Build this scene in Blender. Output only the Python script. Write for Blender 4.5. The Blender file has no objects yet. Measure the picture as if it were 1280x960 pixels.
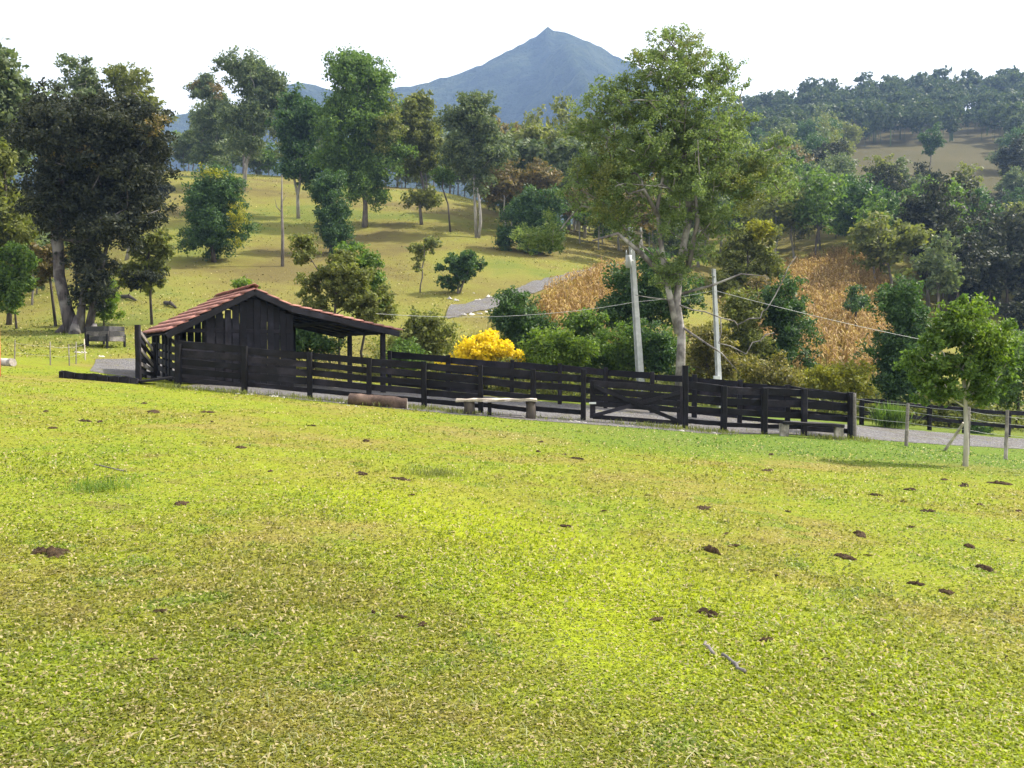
import bpy, math, random
import numpy as np
from mathutils import Vector

R = math.radians
SC = bpy.context.scene
COL = SC.collection

# ------------------------------------------------------------------ camera, sky, sun, exposure
EYE, FPX, HOR = 1.6, 1100.0, 440.0            # eye height, focal length in photo pixels, horizon row
PITCH = math.atan((480 - HOR) / FPX)
cd = bpy.data.cameras.new('camera'); cam = bpy.data.objects.new('camera', cd); COL.objects.link(cam)
cd.sensor_width = 36; cd.lens = 36 * FPX / 1280; cd.clip_end = 6000; cd.clip_start = 0.05
cam.location = (0, 0, EYE); cam.rotation_euler = (R(90) - PITCH, 0, 0)
SC.camera = cam

SUN_AZ, SUN_EL = R(72), R(46)                # azimuth from the view direction towards the right
w = bpy.data.worlds.new('World'); SC.world = w; w.use_nodes = True
wn = w.node_tree
sky = wn.nodes.new('ShaderNodeTexSky'); sky.sky_type = 'NISHITA'; sky.sun_disc = False
sky.sun_elevation = SUN_EL; sky.sun_rotation = SUN_AZ
sky.dust_density = 7.0; sky.air_density = 1.0; sky.ozone_density = 1.0; sky.altitude = 600
bg = wn.nodes['Background']; bg.inputs['Strength'].default_value = 0.13
veil = wn.nodes.new('ShaderNodeMix'); veil.data_type = 'RGBA'; veil.inputs[0].default_value = 0.65   # even high thin cloud over the whole sky
veil.inputs[7].default_value = (7.3, 7.0, 6.5, 1); wn.links.new(sky.outputs[0], veil.inputs[6]); wn.links.new(veil.outputs[2], bg.inputs[0])
sd = bpy.data.lights.new('sun', 'SUN'); sd.energy = 4.2; sd.angle = R(0.6); sd.color = (1, 0.93, 0.80)
sun = bpy.data.objects.new('sun', sd); COL.objects.link(sun)
svec = Vector((math.cos(SUN_EL) * math.sin(SUN_AZ), math.cos(SUN_EL) * math.cos(SUN_AZ), math.sin(SUN_EL)))
sun.rotation_euler = svec.to_track_quat('Z', 'Y').to_euler(); sun.location = svec * 50
SC.view_settings.view_transform = 'Standard'; SC.view_settings.look = 'None'
SC.view_settings.exposure = 1.3; SC.view_settings.gamma = 1.0; SC.view_settings.use_curve_mapping = False
SC.cycles.use_denoising = True
SC.cycles.max_bounces = 4; SC.cycles.diffuse_bounces = 3; SC.cycles.transmission_bounces = 3
SC.cycles.transparent_max_bounces = 8; SC.cycles.volume_bounces = 0; SC.cycles.use_adaptive_sampling = True; SC.cycles.adaptive_threshold = 0.02
SC.cycles.sample_clamp_indirect = 4

# ------------------------------------------------------------------ helpers
ca, sa = math.cos(PITCH), math.sin(PITCH)
def W(px, py, Y):
    x, y = (px - 640) / FPX, (480 - py) / FPX
    d = (x, ca + y * sa, -sa + y * ca); t = Y / d[1]
    return np.array((d[0] * t, Y, EYE + d[2] * t))
def PX(X, Y, Z):
    dz = Z - EYE; f = Y * ca - dz * sa; u = Y * sa + dz * ca
    return 640 + FPX * X / f, 480 - FPX * u / f

def link(name, me, mat=None, parent=None, loc=None):
    o = bpy.data.objects.new(name, me); COL.objects.link(o)
    if mat is not None and me is not None:
        me.materials.clear(); me.materials.append(mat)
    if parent is not None: o.parent = parent
    if loc is not None: o.location = [float(c) for c in loc]
    return o
def tag(o, label=None, cat=None, group=None, kind=None):
    if label: o['label'] = label
    if cat: o['category'] = cat
    if group: o['group'] = group
    if kind: o['kind'] = kind
    return o
def thing(name, label, cat, loc, group=None, rz=0):
    o = bpy.data.objects.new(name, None); COL.objects.link(o); o.location = [float(c) for c in loc]
    o.rotation_euler = (0, 0, rz); o.empty_display_size = 0.1
    return tag(o, label, cat, group)
def mesh(name, v, f, smooth=False):
    me = bpy.data.meshes.new(name)
    v = np.ascontiguousarray(v, dtype=np.float32)
    if isinstance(f, np.ndarray):
        n, k = f.shape
        me.vertices.add(len(v)); me.vertices.foreach_set('co', v.ravel())
        me.loops.add(n * k); me.loops.foreach_set('vertex_index', np.ascontiguousarray(f, dtype=np.int32).ravel())
        me.polygons.add(n); me.polygons.foreach_set('loop_start', np.arange(0, n * k, k, dtype=np.int32))
        me.update(calc_edges=True)
    else:
        me.from_pydata(v.tolist(), [], f); me.update()
    if smooth:
        me.polygons.foreach_set('use_smooth', np.ones(len(me.polygons), dtype=bool))
    return me

BOXF = [(0, 3, 2, 1), (4, 5, 6, 7), (0, 1, 5, 4), (1, 2, 6, 5), (2, 3, 7, 6), (3, 0, 4, 7)]
class MB:
    def __init__(s): s.v = []; s.f = []
    def add(s, v, f):
        b = len(s.v); s.v += [tuple(float(c) for c in p) for p in v]; s.f += [tuple(i + b for i in q) for q in f]; return s
    def bar(s, a, b, w, h, up=(0, 0, 1), rng=None, taper=1.0, j=0.0, seg=1):
        """squared timber from a to b: w across, h along up; slightly chamfered, optionally uneven"""
        a, b = Vector([float(c) for c in a]), Vector([float(c) for c in b])
        d = (b - a).normalized(); u = Vector(up); u = (u - d * u.dot(d)).normalized(); r = d.cross(u)
        c = min(w, h) * 0.12
        prof = [(-w/2 + c, -h/2), (w/2 - c, -h/2), (w/2, -h/2 + c), (w/2, h/2 - c), (w/2 - c, h/2), (-w/2 + c, h/2), (-w/2, h/2 - c), (-w/2, -h/2 + c)]
        vs = []
        for k in range(seg + 1):
            t = k / seg; p = a.lerp(b, t); sc = 1 + (taper - 1) * t
            for (x, y) in prof:
                jj = (rng.uniform(-j, j), rng.uniform(-j, j)) if rng else (0, 0)
                vs.append(p + r * (x * sc + jj[0]) + u * (y * sc + jj[1]))
        fs = [tuple(range(8))[::-1], tuple(range(8 * seg, 8 * seg + 8))]
        for k in range(seg):
            for i in range(8):
                i2 = (i + 1) % 8; fs.append((k*8 + i, k*8 + i2, k*8 + 8 + i2, k*8 + 8 + i))
        return s.add(vs, fs)
    def tube(s, pts, rads, n=6, cap=True):
        pts = [Vector([float(c) for c in p]) for p in pts]; vs = []; fs = []
        ref = Vector((0.31, 0.9, 0.17))
        for i, p in enumerate(pts):
            d = (pts[min(i + 1, len(pts) - 1)] - pts[max(i - 1, 0)]).normalized()
            u = (ref - d * ref.dot(d)).normalized(); r = d.cross(u); ref = u
            for k in range(n):
                a = 2 * math.pi * k / n
                vs.append(p + (u * math.cos(a) + r * math.sin(a)) * rads[i])
        for i in range(len(pts) - 1):
            for k in range(n):
                k2 = (k + 1) % n; fs.append((i*n + k, i*n + k2, i*n + n + k2, i*n + n + k))
        if cap: fs += [tuple(range(n))[::-1], tuple(range((len(pts)-1)*n, len(pts)*n))]
        return s.add(vs, fs)
    def build(s, name, mat, parent=None, smooth=False, loc=None):
        return link(name, mesh(name, np.array(s.v), s.f, smooth), mat, parent, loc)

# value noise used for terrain and outlines
_rs = np.random.RandomState(5); _lat = _rs.rand(64, 64)
def vnoise(x, y):
    x = np.asarray(x, float); y = np.asarray(y, float)
    xi = np.floor(x).astype(int); yi = np.floor(y).astype(int); fx = x - xi; fy = y - yi
    fx = fx * fx * (3 - 2 * fx); fy = fy * fy * (3 - 2 * fy)
    g = lambda a, b: _lat[a % 64, b % 64]
    return (g(xi, yi) * (1-fx) + g(xi+1, yi) * fx) * (1-fy) + (g(xi, yi+1) * (1-fx) + g(xi+1, yi+1) * fx) * fy
def fbm(x, y, o=4):
    t = 0; a = 0.5
    for i in range(o): t = t + a * (vnoise(x * 2**i + 7.3*i, y * 2**i + 3.1*i) - 0.5); a *= 0.5
    return t

# ------------------------------------------------------------------ material helpers
def nd(nt, t, props=None, **ins):
    n = nt.nodes.new(t)
    for k, v in (props or {}).items(): setattr(n, k, v)
    for k, v in ins.items():
        s = n.inputs[int(k[1:])] if k[0] == '_' and k[1:].isdigit() else n.inputs[k.replace('_', ' ')]
        if isinstance(v, bpy.types.NodeSocket): nt.links.new(v, s)
        else: s.default_value = v
    return n
def newmat(name):
    m = bpy.data.materials.new(name); m.use_nodes = True; m.node_tree.nodes.clear(); return m, m.node_tree
def out(nt, sh, disp=None):
    o = nd(nt, 'ShaderNodeOutputMaterial', None, Surface=sh)
    if disp: nt.links.new(disp, o.inputs['Displacement'])
def c4(c): return (c[0], c[1], c[2], 1)
def ramp(nt, fac, stops, interp='LINEAR'):
    n = nd(nt, 'ShaderNodeValToRGB', None, Fac=fac); cr = n.color_ramp; cr.interpolation = interp
    while len(cr.elements) < len(stops): cr.elements.new(0.5)
    for e, (p, c) in zip(cr.elements, stops): e.position = p; e.color = c4(c)
    return n.outputs[0]
def mixc(nt, f, a, b, mode='MIX'):
    n = nd(nt, 'ShaderNodeMix', {'data_type': 'RGBA', 'blend_type': mode})
    for i, v in ((0, f), (6, a), (7, b)):
        if isinstance(v, bpy.types.NodeSocket): nt.links.new(v, n.inputs[i])
        else: n.inputs[i].default_value = c4(v) if i > 0 else v
    return n.outputs[2]
def noise(nt, vec, scale, detail=4, rough=0.55):
    return nd(nt, 'ShaderNodeTexNoise', None, Vector=vec, Scale=scale, Detail=detail, Roughness=rough).outputs[0]
def mapr(nt, v, a, b, c=0.0, d=1.0):
    return nd(nt, 'ShaderNodeMapRange', {'clamp': True}, Value=v, _1=a, _2=b, _3=c, _4=d).outputs[0]
def math_(nt, op, a, b=0.0):
    return nd(nt, 'ShaderNodeMath', {'operation': op}, _0=a, _1=b).outputs[0]
def bump(nt, h, strength, dist):
    return nd(nt, 'ShaderNodeBump', None, Height=h, Strength=strength, Distance=dist).outputs[0]
def bsdf(nt, color, rough=0.8, spec=0.25, normal=None):
    b = nd(nt, 'ShaderNodeBsdfPrincipled', None, Roughness=rough); b.inputs['Specular IOR Level'].default_value = spec
    if isinstance(color, bpy.types.NodeSocket): nt.links.new(color, b.inputs['Base Color'])
    else: b.inputs['Base Color'].default_value = c4(color)
    if normal: nt.links.new(normal, b.inputs['Normal'])
    return b.outputs[0]
def pos(nt): return nd(nt, 'ShaderNodeNewGeometry').outputs['Position']

def leaf_mat(name, cols, trans=0.35, hue=0.0, spec=0.3, clump=0.7, rough=0.55):
    """cols: dark, mid, light; leaves vary one by one and by clump"""
    m, nt = newmat(name)
    g = nd(nt, 'ShaderNodeNewGeometry'); p = g.outputs['Position']
    f = math_(nt, 'ADD', math_(nt, 'MULTIPLY', g.outputs['Random Per Island'], 0.55), math_(nt, 'MULTIPLY', noise(nt, p, clump, 3), 0.5))
    c = ramp(nt, f, [(0.18, cols[0]), (0.5, cols[1]), (0.85, cols[2])])
    a = bsdf(nt, c, rough, spec)
    tc = mixc(nt, 0.5, c, (0.9, 1.0, 0.25), 'MULTIPLY')
    tr = nd(nt, 'ShaderNodeBsdfTranslucent', None, Color=mixc(nt, 1.0, tc, (1.5, 1.5, 1.2), 'MULTIPLY')).outputs[0]
    out(nt, nd(nt, 'ShaderNodeMixShader', None, Fac=trans, _1=a, _2=tr).outputs[0]); return m
def bark_mat(name, c1, c2, scale=6.0, c3=None):
    m, nt = newmat(name); tc = nd(nt, 'ShaderNodeTexCoord').outputs['Object']
    mp = nd(nt, 'ShaderNodeMapping', None, Vector=tc); mp.inputs['Scale'].default_value = (1, 1, 0.22)
    n1 = noise(nt, mp.outputs[0], scale, 6, 0.65)
    c = ramp(nt, n1, [(0.32, c1), (0.62, c2)])
    if c3: c = mixc(nt, mapr(nt, noise(nt, tc, 1.3, 3), 0.5, 0.62), c, c3)
    out(nt, bsdf(nt, c, 0.9, 0.15, bump(nt, n1, 0.7, 0.03))); return m
def wood_mat(name, c1, c2, sheen=0.25, scale=(3, 3, 3)):
    m, nt = newmat(name); g = nd(nt, 'ShaderNodeNewGeometry'); tc = nd(nt, 'ShaderNodeTexCoord').outputs['Object']
    oi = nd(nt, 'ShaderNodeObjectInfo').outputs['Random']
    ofs = nd(nt, 'ShaderNodeVectorMath', {'operation': 'ADD'}, _0=tc, _1=nd(nt, 'ShaderNodeCombineXYZ', None, X=math_(nt, 'MULTIPLY', oi, 37.0)).outputs[0]).outputs[0]
    mp = nd(nt, 'ShaderNodeMapping', None, Vector=ofs); mp.inputs['Scale'].default_value = scale
    n1 = noise(nt, mp.outputs[0], 6, 6, 0.7); n2 = noise(nt, ofs, 1.7, 3)
    c = ramp(nt, n1, [(0.3, c1), (0.72, c2)])
    c = mixc(nt, mapr(nt, n2, 0.5, 0.72, 0, 0.75), c, [x * 2.4 for x in c2])
    c = mixc(nt, 1.0, c, ramp(nt, oi, [(0, (0.6, 0.6, 0.63)), (0.75, (1.15, 1.12, 1.1)), (1, (2.3, 2.15, 2.0))]), 'MULTIPLY')
    out(nt, bsdf(nt, c, 0.75, sheen, bump(nt, n1, 0.5, 0.01))); return m

def grass_color(nt, p, near=True):
    """pasture colours shared by the soil sheet and the blades: lime, olive, straw, patchy"""
    sep = nd(nt, 'ShaderNodeSeparateXYZ', None, Vector=p)
    n1 = noise(nt, p, 0.28, 4, 0.6); n2 = noise(nt, p, 1.7, 4, 0.6); n3 = noise(nt, p, 0.11, 2)
    lime, olive, straw, green, brown = (0.215, 0.258, 0.020), (0.20, 0.208, 0.026), (0.25, 0.215, 0.058), (0.082, 0.165, 0.024), (0.145, 0.10, 0.045)
    c = ramp(nt, n1, [(0.37, straw), (0.46, olive), (0.54, lime), (0.68, (0.155, 0.215, 0.016))])
    c = mixc(nt, mapr(nt, n2, 0.58, 0.72, 0, 0.6), c, brown)
    c = mixc(nt, mapr(nt, n2, 0.34, 0.46, 0.75, 0), c, (0.135, 0.205, 0.02))
    # a fresher lime swathe running down the meadow
    band = nd(nt, 'ShaderNodeVectorMath', {'operation': 'DOT_PRODUCT'}, _0=p, _1=(0.866, 0.5, 0)).outputs['Value']
    band = math_(nt, 'ABSOLUTE', math_(nt, 'ADD', math_(nt, 'SUBTRACT', band, 3.95), math_(nt, 'MULTIPLY', math_(nt, 'SUBTRACT', n1, 0.5), 4.0)))
    c = mixc(nt, math_(nt, 'MULTIPLY', mapr(nt, band, 0.35, 1.5, 0.85, 0), mapr(nt, sep.outputs[1], 9.0, 13.0, 1, 0)), c, (0.265, 0.32, 0.010))
    # lusher strip of turf on the low side along the fence
    gx = mapr(nt, sep.outputs[0], -3.0, 5.0); gy = mapr(nt, math_(nt, 'ADD', sep.outputs[1], math_(nt, 'MULTIPLY', n1, 8.0)), 20.0, 25.5)
    c = mixc(nt, math_(nt, 'MULTIPLY', math_(nt, 'MULTIPLY', gx, gy), 0.9), c, green)
    # the hill behind is drier
    hill = ramp(nt, noise(nt, p, 0.055, 5, 0.65), [(0.38, (0.115, 0.085, 0.042)), (0.45, (0.16, 0.135, 0.045)), (0.54, (0.185, 0.182, 0.042)), (0.62, (0.12, 0.155, 0.034))])
    c = mixc(nt, mapr(nt, sep.outputs[1], 34.0, 46.0), c, hill)
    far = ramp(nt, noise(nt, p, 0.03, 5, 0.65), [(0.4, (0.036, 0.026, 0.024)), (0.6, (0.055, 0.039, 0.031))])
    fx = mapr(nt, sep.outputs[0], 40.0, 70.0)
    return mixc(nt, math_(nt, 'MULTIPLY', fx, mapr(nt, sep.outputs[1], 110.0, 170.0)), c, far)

def ground_mat():
    m, nt = newmat('pasture_soil'); p = pos(nt)
    c = grass_color(nt, p)
    fine = noise(nt, p, 14, 5, 0.7); mid = noise(nt, p, 3.0, 5, 0.7)
    c = mixc(nt, mapr(nt, fine, 0.35, 0.7, 0.6, 0), c, (0.12, 0.12, 0.025))
    c = mixc(nt, mapr(nt, mid, 0.58, 0.72, 0, 0.5), c, (0.13, 0.09, 0.04))
    h = math_(nt, 'ADD', math_(nt, 'MULTIPLY', fine, 0.3), mid)
    out(nt, bsdf(nt, c, 0.95, 0.05, bump(nt, h, 0.8, 0.12))); return m
def blade_mat():
    m, nt = newmat('grass_blade'); g = nd(nt, 'ShaderNodeNewGeometry'); p = g.outputs['Position']
    c = grass_color(nt, p); rnd = g.outputs['Random Per Island']
    c = mixc(nt, 1.0, c, ramp(nt, rnd, [(0, (0.42, 0.45, 0.36)), (0.5, (0.95, 0.95, 0.9)), (0.85, (1.25, 1.25, 1.1)), (1, (1.5, 1.5, 1.6))]), 'MULTIPLY')
    c = mixc(nt, mapr(nt, rnd, 0.80, 0.88), c, (0.44, 0.37, 0.20))
    a = bsdf(nt, c, 0.5, 0.35); tr = nd(nt, 'ShaderNodeBsdfTranslucent', None, Color=mixc(nt, 1.0, c, (1.25, 1.3, 0.8), 'MULTIPLY')).outputs[0]
    out(nt, nd(nt, 'ShaderNodeMixShader', None, Fac=0.42, _1=a, _2=tr).outputs[0]); return m
def gravel_mat():
    m, nt = newmat('gravel'); p = pos(nt)
    v = nd(nt, 'ShaderNodeTexVoronoi', None, Vector=p, Scale=16.0); n1 = noise(nt, p, 0.8, 5, 0.6)
    c = ramp(nt, v.outputs['Color'], [(0, (0.075, 0.073, 0.078)), (1, (0.23, 0.225, 0.23))])
    c = mixc(nt, mapr(nt, n1, 0.45, 0.65, 0, 0.7), c, (0.125, 0.112, 0.10))
    n2 = noise(nt, p, 2.6, 6, 0.7)
    c = mixc(nt, mapr(nt, n2, 0.56, 0.66, 0, 0.75), c, (0.16, 0.16, 0.05))
    out(nt, bsdf(nt, c, 0.95, 0.1, bump(nt, math_(nt, 'ADD', v.outputs[0], n1), 0.8, 0.08))); return m
def simple(name, c1, c2, scale=8, rough=0.85, spec=0.2, bs=0.4, bd=0.01):
    m, nt = newmat(name); tc = nd(nt, 'ShaderNodeTexCoord').outputs['Object']; n1 = noise(nt, tc, scale, 5, 0.6)
    oi = nd(nt, 'ShaderNodeObjectInfo').outputs['Random']
    c = mixc(nt, 1.0, ramp(nt, n1, [(0.3, c1), (0.7, c2)]), ramp(nt, oi, [(0, (0.78, 0.78, 0.78)), (1, (1.2, 1.2, 1.2))]), 'MULTIPLY')
    out(nt, bsdf(nt, c, rough, spec, bump(nt, n1, bs, bd))); return m

M = {}
M['ground'] = ground_mat(); M['blade'] = blade_mat(); M['gravel'] = gravel_mat()
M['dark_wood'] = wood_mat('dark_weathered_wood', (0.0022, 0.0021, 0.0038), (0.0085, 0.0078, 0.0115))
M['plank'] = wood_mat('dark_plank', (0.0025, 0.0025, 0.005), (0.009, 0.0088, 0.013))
M['grey_wood'] = wood_mat('grey_wood', (0.10, 0.09, 0.085), (0.26, 0.24, 0.22))
M['pale_wood'] = wood_mat('bleached_wood', (0.24, 0.21, 0.18), (0.50, 0.45, 0.40))
M['log'] = wood_mat('brown_log', (0.05, 0.03, 0.022), (0.16, 0.11, 0.085))
M['drab_wood'] = wood_mat('drab_wood', (0.025, 0.025, 0.028), (0.075, 0.072, 0.073))
M['tile'] = simple('clay_tile', (0.20, 0.082, 0.066), (0.33, 0.165, 0.135), 5, 0.8)
M['dung'] = simple('dry_dung', (0.016, 0.011, 0.007), (0.075, 0.05, 0.028), 9, 0.95, 0.1, 0.8, 0.02)
M['stone'] = simple('pale_stone', (0.30, 0.28, 0.26), (0.52, 0.50, 0.47), 6, 0.9)
M['concrete'] = simple('pole_concrete', (0.33, 0.35, 0.36), (0.50, 0.52, 0.53), 4, 0.85)
M['metal'] = simple('painted_metal', (0.45, 0.47, 0.48), (0.6, 0.62, 0.62), 3, 0.5, 0.5)
M['wire'] = simple('wire', (0.35, 0.36, 0.36), (0.5, 0.5, 0.5), 3, 0.5, 0.5)
M['orange'] = simple('orange_paint', (0.42, 0.12, 0.05), (0.52, 0.18, 0.08), 3, 0.7)
M['bark'] = bark_mat('grey_bark', (0.06, 0.053, 0.05), (0.19, 0.17, 0.155))
M['bark_dark'] = bark_mat('dark_bark', (0.03, 0.025, 0.022), (0.10, 0.085, 0.075))
M['bark_pale'] = bark_mat('pale_bark', (0.15, 0.14, 0.125), (0.36, 0.34, 0.31), 5)
M['bark_dusky'] = bark_mat('dusky_bark', (0.028, 0.024, 0.027), (0.10, 0.088, 0.092), 5, (0.16, 0.15, 0.15))  # darker purple-grey bark of the big tree at left
M['bark_tall'] = bark_mat('pale_tall_bark', (0.075, 0.067, 0.066), (0.22, 0.20, 0.19), 5, (0.38, 0.36, 0.335))
M['bark_white'] = bark_mat('white_bark', (0.30, 0.28, 0.25), (0.55, 0.53, 0.48), 5)
M['bark_big'] = bark_mat('purple_grey_bark', (0.05, 0.043, 0.045), (0.17, 0.15, 0.15), 5, (0.26, 0.245, 0.23))
L = {}
L['dark'] = leaf_mat('leaf_dark_and_shade', ((0.017, 0.022, 0.017), (0.036, 0.044, 0.031), (0.075, 0.080, 0.052)), 0.24, spec=0.08)  # dark foliage; also carries the shade painted into the right-hand woods
L['deep'] = leaf_mat('leaf_deep_green', ((0.022, 0.052, 0.02), (0.045, 0.095, 0.03), (0.095, 0.165, 0.045)), 0.32, spec=0.25)
L['green'] = leaf_mat('leaf_green', ((0.045, 0.085, 0.02), (0.085, 0.15, 0.032), (0.16, 0.24, 0.05)), 0.38, spec=0.22)
L['bright'] = leaf_mat('leaf_bright', ((0.055, 0.105, 0.016), (0.11, 0.18, 0.024), (0.19, 0.26, 0.036)), 0.42)
L['grey'] = leaf_mat('leaf_grey_green', ((0.05, 0.08, 0.042), (0.10, 0.135, 0.065), (0.18, 0.215, 0.105)), 0.34, spec=0.2)
L['olive'] = leaf_mat('leaf_olive', ((0.07, 0.088, 0.026), (0.13, 0.152, 0.042), (0.22, 0.23, 0.07)), 0.38, spec=0.22)
L['brownish'] = leaf_mat('leaf_brownish', ((0.0675, 0.06075, 0.027), (0.135, 0.1148, 0.04725), (0.2565, 0.1755, 0.0675)), 0.3)
L['yellowgreen'] = leaf_mat('leaf_yellow_green', ((0.12, 0.13, 0.016), (0.22, 0.23, 0.024), (0.36, 0.33, 0.04)), 0.4)
L['airy'] = leaf_mat('leaf_airy', ((0.065, 0.105, 0.038), (0.13, 0.185, 0.068), (0.23, 0.28, 0.11)), 0.42, spec=0.2)
L['ridge'] = leaf_mat('leaf_far_ridge', ((0.028, 0.048, 0.026), (0.055, 0.082, 0.04), (0.10, 0.125, 0.06)), 0.3, spec=0.1)
L['flower'] = leaf_mat('flower_yellow', ((0.50, 0.34, 0.008), (0.70, 0.52, 0.010), (0.80, 0.66, 0.04)), 0.35)
L['corn'] = leaf_mat('corn_straw', ((0.13, 0.07, 0.024), (0.27, 0.165, 0.058), (0.43, 0.32, 0.13)), 0.3)
L['weed'] = leaf_mat('weed_straw', ((0.07, 0.075, 0.018), (0.14, 0.135, 0.032), (0.27, 0.225, 0.08)), 0.4)
L['pale'] = leaf_mat('leaf_pale', ((0.14, 0.17, 0.07), (0.28, 0.30, 0.14), (0.48, 0.47, 0.28)), 0.4)

# ------------------------------------------------------------------ terrain
COLS = np.array([-1600, -300, 0, 200, 400, 560, 740, 900, 1060, 1280, 1600, 2600], float)
YK = np.array([28, 36, 45, 60, 80, 110, 140, 180, 240, 320, 450], float)
PYT = np.array([
    [440, 425, 408, 390, 366, 342, 322, 305, 300, 295, 290],
    [452, 434, 412, 392, 368, 342, 322, 302, 292, 285, 280],
    [464, 446, 418, 396, 368, 340, 318, 300, 290, 285, 280],
    [482, 464, 428, 388, 335, 262, 222, 212, 228, 240, 250],
    [500, 478, 450, 408, 350, 280, 236, 222, 240, 250, 255],
    [514, 490, 462, 412, 347, 284, 250, 240, 255, 260, 262],
    [528, 503, 482, 438, 356, 310, 296, 290, 290, 285, 285],
    [541, 512, 498, 460, 405, 350, 312, 282, 230, 190, 175],
    [551, 528, 512, 478, 395, 325, 290, 245, 212, 185, 140],
    [575, 548, 532, 512, 470, 400, 340, 280, 222, 175, 130],
    [600, 570, 552, 530, 490, 420, 360, 300, 240, 190, 150],
    [640, 600, 575, 545, 500, 430, 370, 310, 250, 200, 160]], float)
ZT = np.array([[W(c, PYT[i, j], Yv)[2] for j, Yv in enumerate(YK)] for i, c in enumerate(COLS)])
UC = (COLS - 640) / FPX; LYK = np.log(YK)
def z_ctl(X, Y):
    Yc = np.clip(Y, 28, 450); u = np.clip(X / Yc, UC[0], UC[-1])
    i = np.clip(np.searchsorted(UC, u) - 1, 0, len(UC) - 2); fu = (u - UC[i]) / (UC[i+1] - UC[i])
    ly = np.log(Yc); j = np.clip(np.searchsorted(LYK, ly) - 1, 0, len(YK) - 2); fy = (Yc - YK[j]) / (YK[j+1] - YK[j])
    z = (ZT[i, j] * (1-fu) + ZT[i+1, j] * fu) * (1-fy) + (ZT[i, j+1] * (1-fu) + ZT[i+1, j+1] * fu) * fy
    t = np.clip(Y / 28, 0, 1); z0 = -0.05 * X
    return np.where(Y < 28, z0 * (1-t) + z * t, z)
NW, NY, KY = 420, 330, 15.0
WG = np.linspace(-1.45, 1.45, NW)
YG = np.concatenate([np.linspace(-8, 2, 12)[:-1], np.geomspace(2, 450, NY - 11)])
WW, YY = np.meshgrid(WG, YG); XX = WW * (YY + KY)
ZG = z_ctl(XX, YY)
for it in range(14):
    P = np.pad(ZG, 1, mode='edge'); ZG = (P[:-2, 1:-1] + P[2:, 1:-1] + P[1:-1, :-2] + P[1:-1, 2:] + 4 * P[1:-1, 1:-1]) / 8
ZG -= 0
ZG += 0.10 * fbm(XX * 0.45, YY * 0.45, 3) * np.clip((YY - 1) / 4, 0, 1) + 0.9 * fbm(XX * 0.06 + 9, YY * 0.06, 4) * np.clip((YY - 50) / 60, 0, 1)
def gz(X, Y):
    X = np.asarray(X, float); Y = np.asarray(Y, float)
    wv = np.clip(X / (Y + KY), WG[0], WG[-1] - 1e-6); fi = (wv - WG[0]) / (WG[1] - WG[0]); i = np.clip(fi.astype(int), 0, NW - 2); fi = fi - i
    j = np.clip(np.searchsorted(YG, Y) - 1, 0, len(YG) - 2); fj = np.clip((Y - YG[j]) / (YG[j+1] - YG[j]), 0, 1)
    return (ZG[j, i] * (1-fi) + ZG[j, i+1] * fi) * (1-fj) + (ZG[j+1, i] * (1-fi) + ZG[j+1, i+1] * fi) * fj
cam.location.z = float(gz(0, 0)) + EYE; EYE = cam.location.z
def G(px, Y):
    X = (px - 640) / FPX * Y; return np.array((X, Y, float(gz(X, Y))))
YS = np.geomspace(2.2, 440, 1500)
def hit(px, py, ymin=0):
    """where the line of sight through a photo pixel meets the ground"""
    y = (480 - py) / FPX; x = (px - 640) / FPX; k = ca + y * sa
    Ys = YS[YS >= ymin]; Xs = x / k * Ys; zs = EYE + (-sa + y * ca) / k * Ys; g = gz(Xs, Ys)
    b = np.nonzero(g >= zs)[0]
    i = b[0] if len(b) else len(Ys) - 1
    return np.array((Xs[i], Ys[i], g[i]))

ny, nw = ZG.shape
idx = np.arange(ny * nw).reshape(ny, nw)
gf = np.stack([idx[:-1, :-1], idx[:-1, 1:], idx[1:, 1:], idx[1:, :-1]], -1).reshape(-1, 4)
ground = link('ground', mesh('ground', np.stack([XX, YY, ZG], -1).reshape(-1, 3), gf, True), M['ground'])
tag(ground, 'rolling pasture meadow rising to a dry grass hill', None, None, 'structure')

# gravel sheets draped on the ground: strips between two edges
SHEETS = []
def strip(name, label, near, far, nx=60, nyy=10, lift=0.03):
    near, far = np.array(near, float), np.array(far, float)
    def res(p):
        s = np.concatenate([[0], np.cumsum(np.hypot(*np.diff(p, axis=0).T))]); t = np.linspace(0, s[-1], nx)
        return np.stack([np.interp(t, s, p[:, 0]), np.interp(t, s, p[:, 1])], -1)
    a, b = res(near), res(far); d = (b - a); ln = np.hypot(d[:, 0], d[:, 1])[:, None] + 1e-6
    nA = 0.9 * fbm(a[:, 0] * 1.1, a[:, 1] * 1.1, 3); nB = 0.9 * fbm(b[:, 0] * 1.1 + 30, b[:, 1] * 1.1, 3)
    sc = max(1, a[:, 1].mean() / 34)
    a = a + d / ln * nA[:, None] * sc; b = b + d / ln * nB[:, None] * sc
    t = np.linspace(0, 1, nyy)[:, None, None]; g = a[None] * (1-t) + b[None] * t
    edge = np.minimum(np.linspace(0, 1, nyy), np.linspace(1, 0, nyy))[:, None] * 2
    z = gz(g[..., 0], g[..., 1]) + lift * (0.35 + 0.65 * np.clip(edge * 2.5, 0, 1))
    v = np.concatenate([g, z[..., None]], -1).reshape(-1, 3); ii = np.arange(nyy * nx).reshape(nyy, nx)
    f = np.stack([ii[:-1, :-1], ii[:-1, 1:], ii[1:, 1:], ii[1:, :-1]], -1).reshape(-1, 4)
    o = link(name, mesh(name, v, f, True), M['gravel']); tag(o, label, None, None, 'structure')
    SHEETS.append(np.concatenate([a, b[::-1]])); return o
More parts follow.
